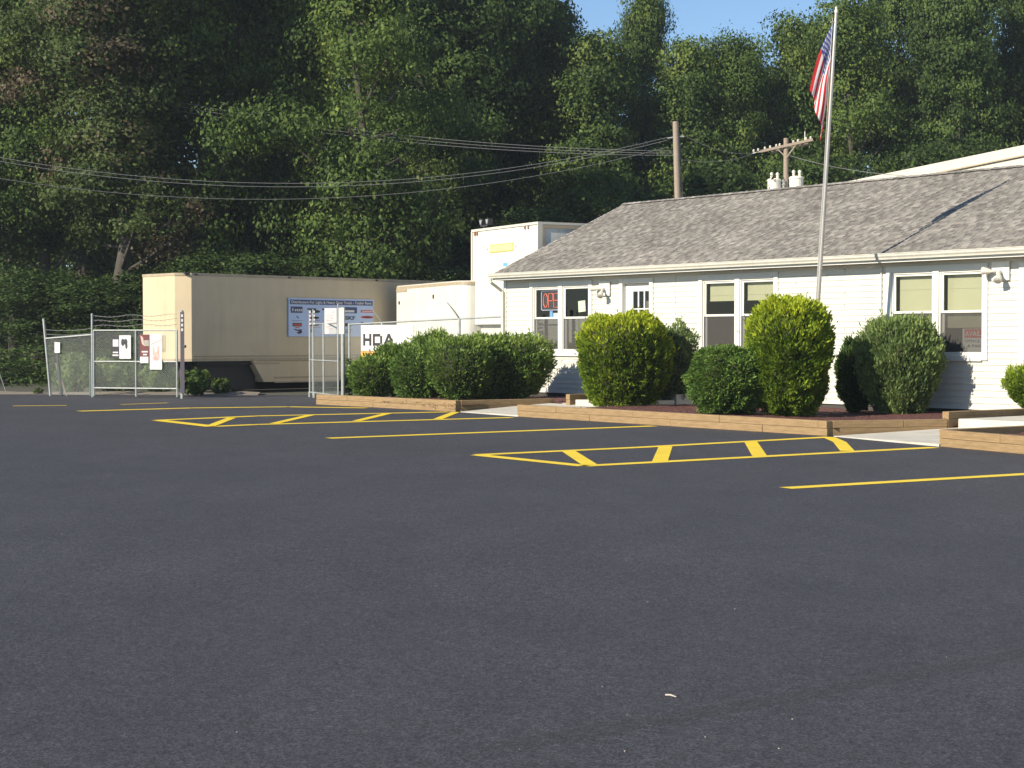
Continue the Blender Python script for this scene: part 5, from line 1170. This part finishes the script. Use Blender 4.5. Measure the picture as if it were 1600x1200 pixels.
# low weeds at the foot of the fence and trailer: single leafy shrubs
def weed(px, py, hw, ty, seed, label, fm=None, n=2600, Y=None, L=.12):
    p = gz(px, py); Z = Y or p.y; ppm = F / Z; rng = np.random.default_rng(seed); rx = hw / ppm; h = max(.2, (530 - ty) / ppm + EYE)
    r = empty('wild_bush', ((px - 800) / ppm, Z, 0), 0, label, 'bush')
    d = unit(rng.normal(0, 1, (n, 3))); q = rng.random((n, 1)) ** .35; ph = rng.random((8, 3)) * 6.28; fr = rng.normal(0, 1, (8, 3)) * 4
    lump = sum(np.sin(d @ fr[j] + ph[j, 0]) for j in range(8)) / 8
    P = d * q * (1 + .45 * lump[:, None]) * np.array([rx, rx * .7, h * .5]); P[:, 2] += h * .48; P[:, 2] = np.abs(P[:, 2])
    LL = rng.uniform(.6, 1.4, n) * L; V, Fq = leaves(rng, P, d, LL, LL * .55, .6, .3)
    o = bpy.data.objects.new('foliage', mesh_np('foliage', V, Fq, [fm or f_pale], np.clip(.35 + .4 * lump + rng.normal(0, .08, n), 0, 1))); COL.objects.link(o); o.parent = r
    mb = MB()
    for k in range(5): mb.tube([(rng.normal(0, .08), rng.normal(0, .08), -.02), (rng.normal(0, rx * .5), rng.normal(0, rx * .3), h * .75)], [.02, .006], 5)
    mb.build('stem', m_bark, r)
weed(305, 617, 26, 574, 31, 'leafy green bush under the front of the tan trailer', f_pale, 1500, Y=48.6)
weed(345, 617, 16, 590, 32, 'low dark bush right of the one under the trailer front', f_wood, 700, Y=49.5)
weed(118, 617, 34, 552, 33, 'pale grey-green bush seen through the far left fence mesh', f_olive, 3400, Y=51, L=.10)
weed(185, 617, 42, 556, 34, 'pale bush seen through the left half of the poster gate', f_olive, 4200, Y=51.5, L=.10)
weed(250, 617, 34, 560, 35, 'pale bush seen through the right half of the poster gate', f_olive, 3200, Y=50.6, L=.10)
weed(60, 617, 8, 606, 36, 'tiny bright weed growing in the gravel verge', f_pale, 160, Y=50, L=.07)
weed(545, 618, 12, 560, 37, 'thin dark weed behind the hinge post', f_wood, 500, Y=48)
# forest litter and distant wood mass
rng = np.random.default_rng(9); n = 90000
X = rng.uniform(-60, 75, n); Yv = rng.uniform(104, 150, n); P = np.stack([X, Yv, rng.random(n) ** .8 * (9 + 2.5 * np.sin(X * .21) + 1.5 * np.sin(X * .57)) + 1], 1)
LL = rng.uniform(.5, 1.1, n); V, Fq = leaves(rng, P, np.tile(np.array([[-.5, -.6, .4]]), (n, 1)), LL, LL * .7, .8)
o = bpy.data.objects.new('distant_wood', mesh_np('distant_wood', V, Fq, [f_wood], np.clip(.15 + .1 * np.sin(X * .8) + rng.normal(0, .08, n), 0, 1))); COL.objects.link(o); tag(o, kind='stuff')
n = 26000; X = rng.uniform(-32, 30, n); Yv = 58 + rng.random(n) * 22; hh = .25 + .9 * np.clip(np.sin(X * .9 + np.sin(Yv)) * .5 + .5, 0, 1) * np.clip((Yv - 55) / 4, 0, 1); P = np.stack([X, Yv, rng.random(n) * hh], 1)
LL = rng.uniform(.12, .3, n); V, Fq = leaves(rng, P, np.tile(np.array([[0, 0, 1.]]), (n, 1)), LL, LL * .6, .7)
o = bpy.data.objects.new('undergrowth', mesh_np('undergrowth', V, Fq, [f_wood], np.clip(.25 + rng.normal(0, .12, n), 0, 1))); COL.objects.link(o); tag(o, kind='stuff')

# ================================================================== HAZE
hz_ = MB().box(-75, 95, -8, 160, -1.2, 32)  # thin volume added to lift the black gaps between the trees
m_h = bpy.data.materials.new('thin_haze'); m_h.use_nodes = True; nt = m_h.node_tree; nt.nodes.remove(nt.nodes['Principled BSDF'])
pv = nt.nodes.new('ShaderNodeVolumePrincipled'); pv.inputs['Color'].default_value = (.80, .88, 1, 1); pv.inputs['Density'].default_value = .0004; pv.inputs['Anisotropy'].default_value = .2
nt.links.new(pv.outputs[0], nt.nodes['Material Output'].inputs['Volume'])
tag(hz_.build('haze', m_h), kind='stuff'); S.cycles.volume_bounces = 0
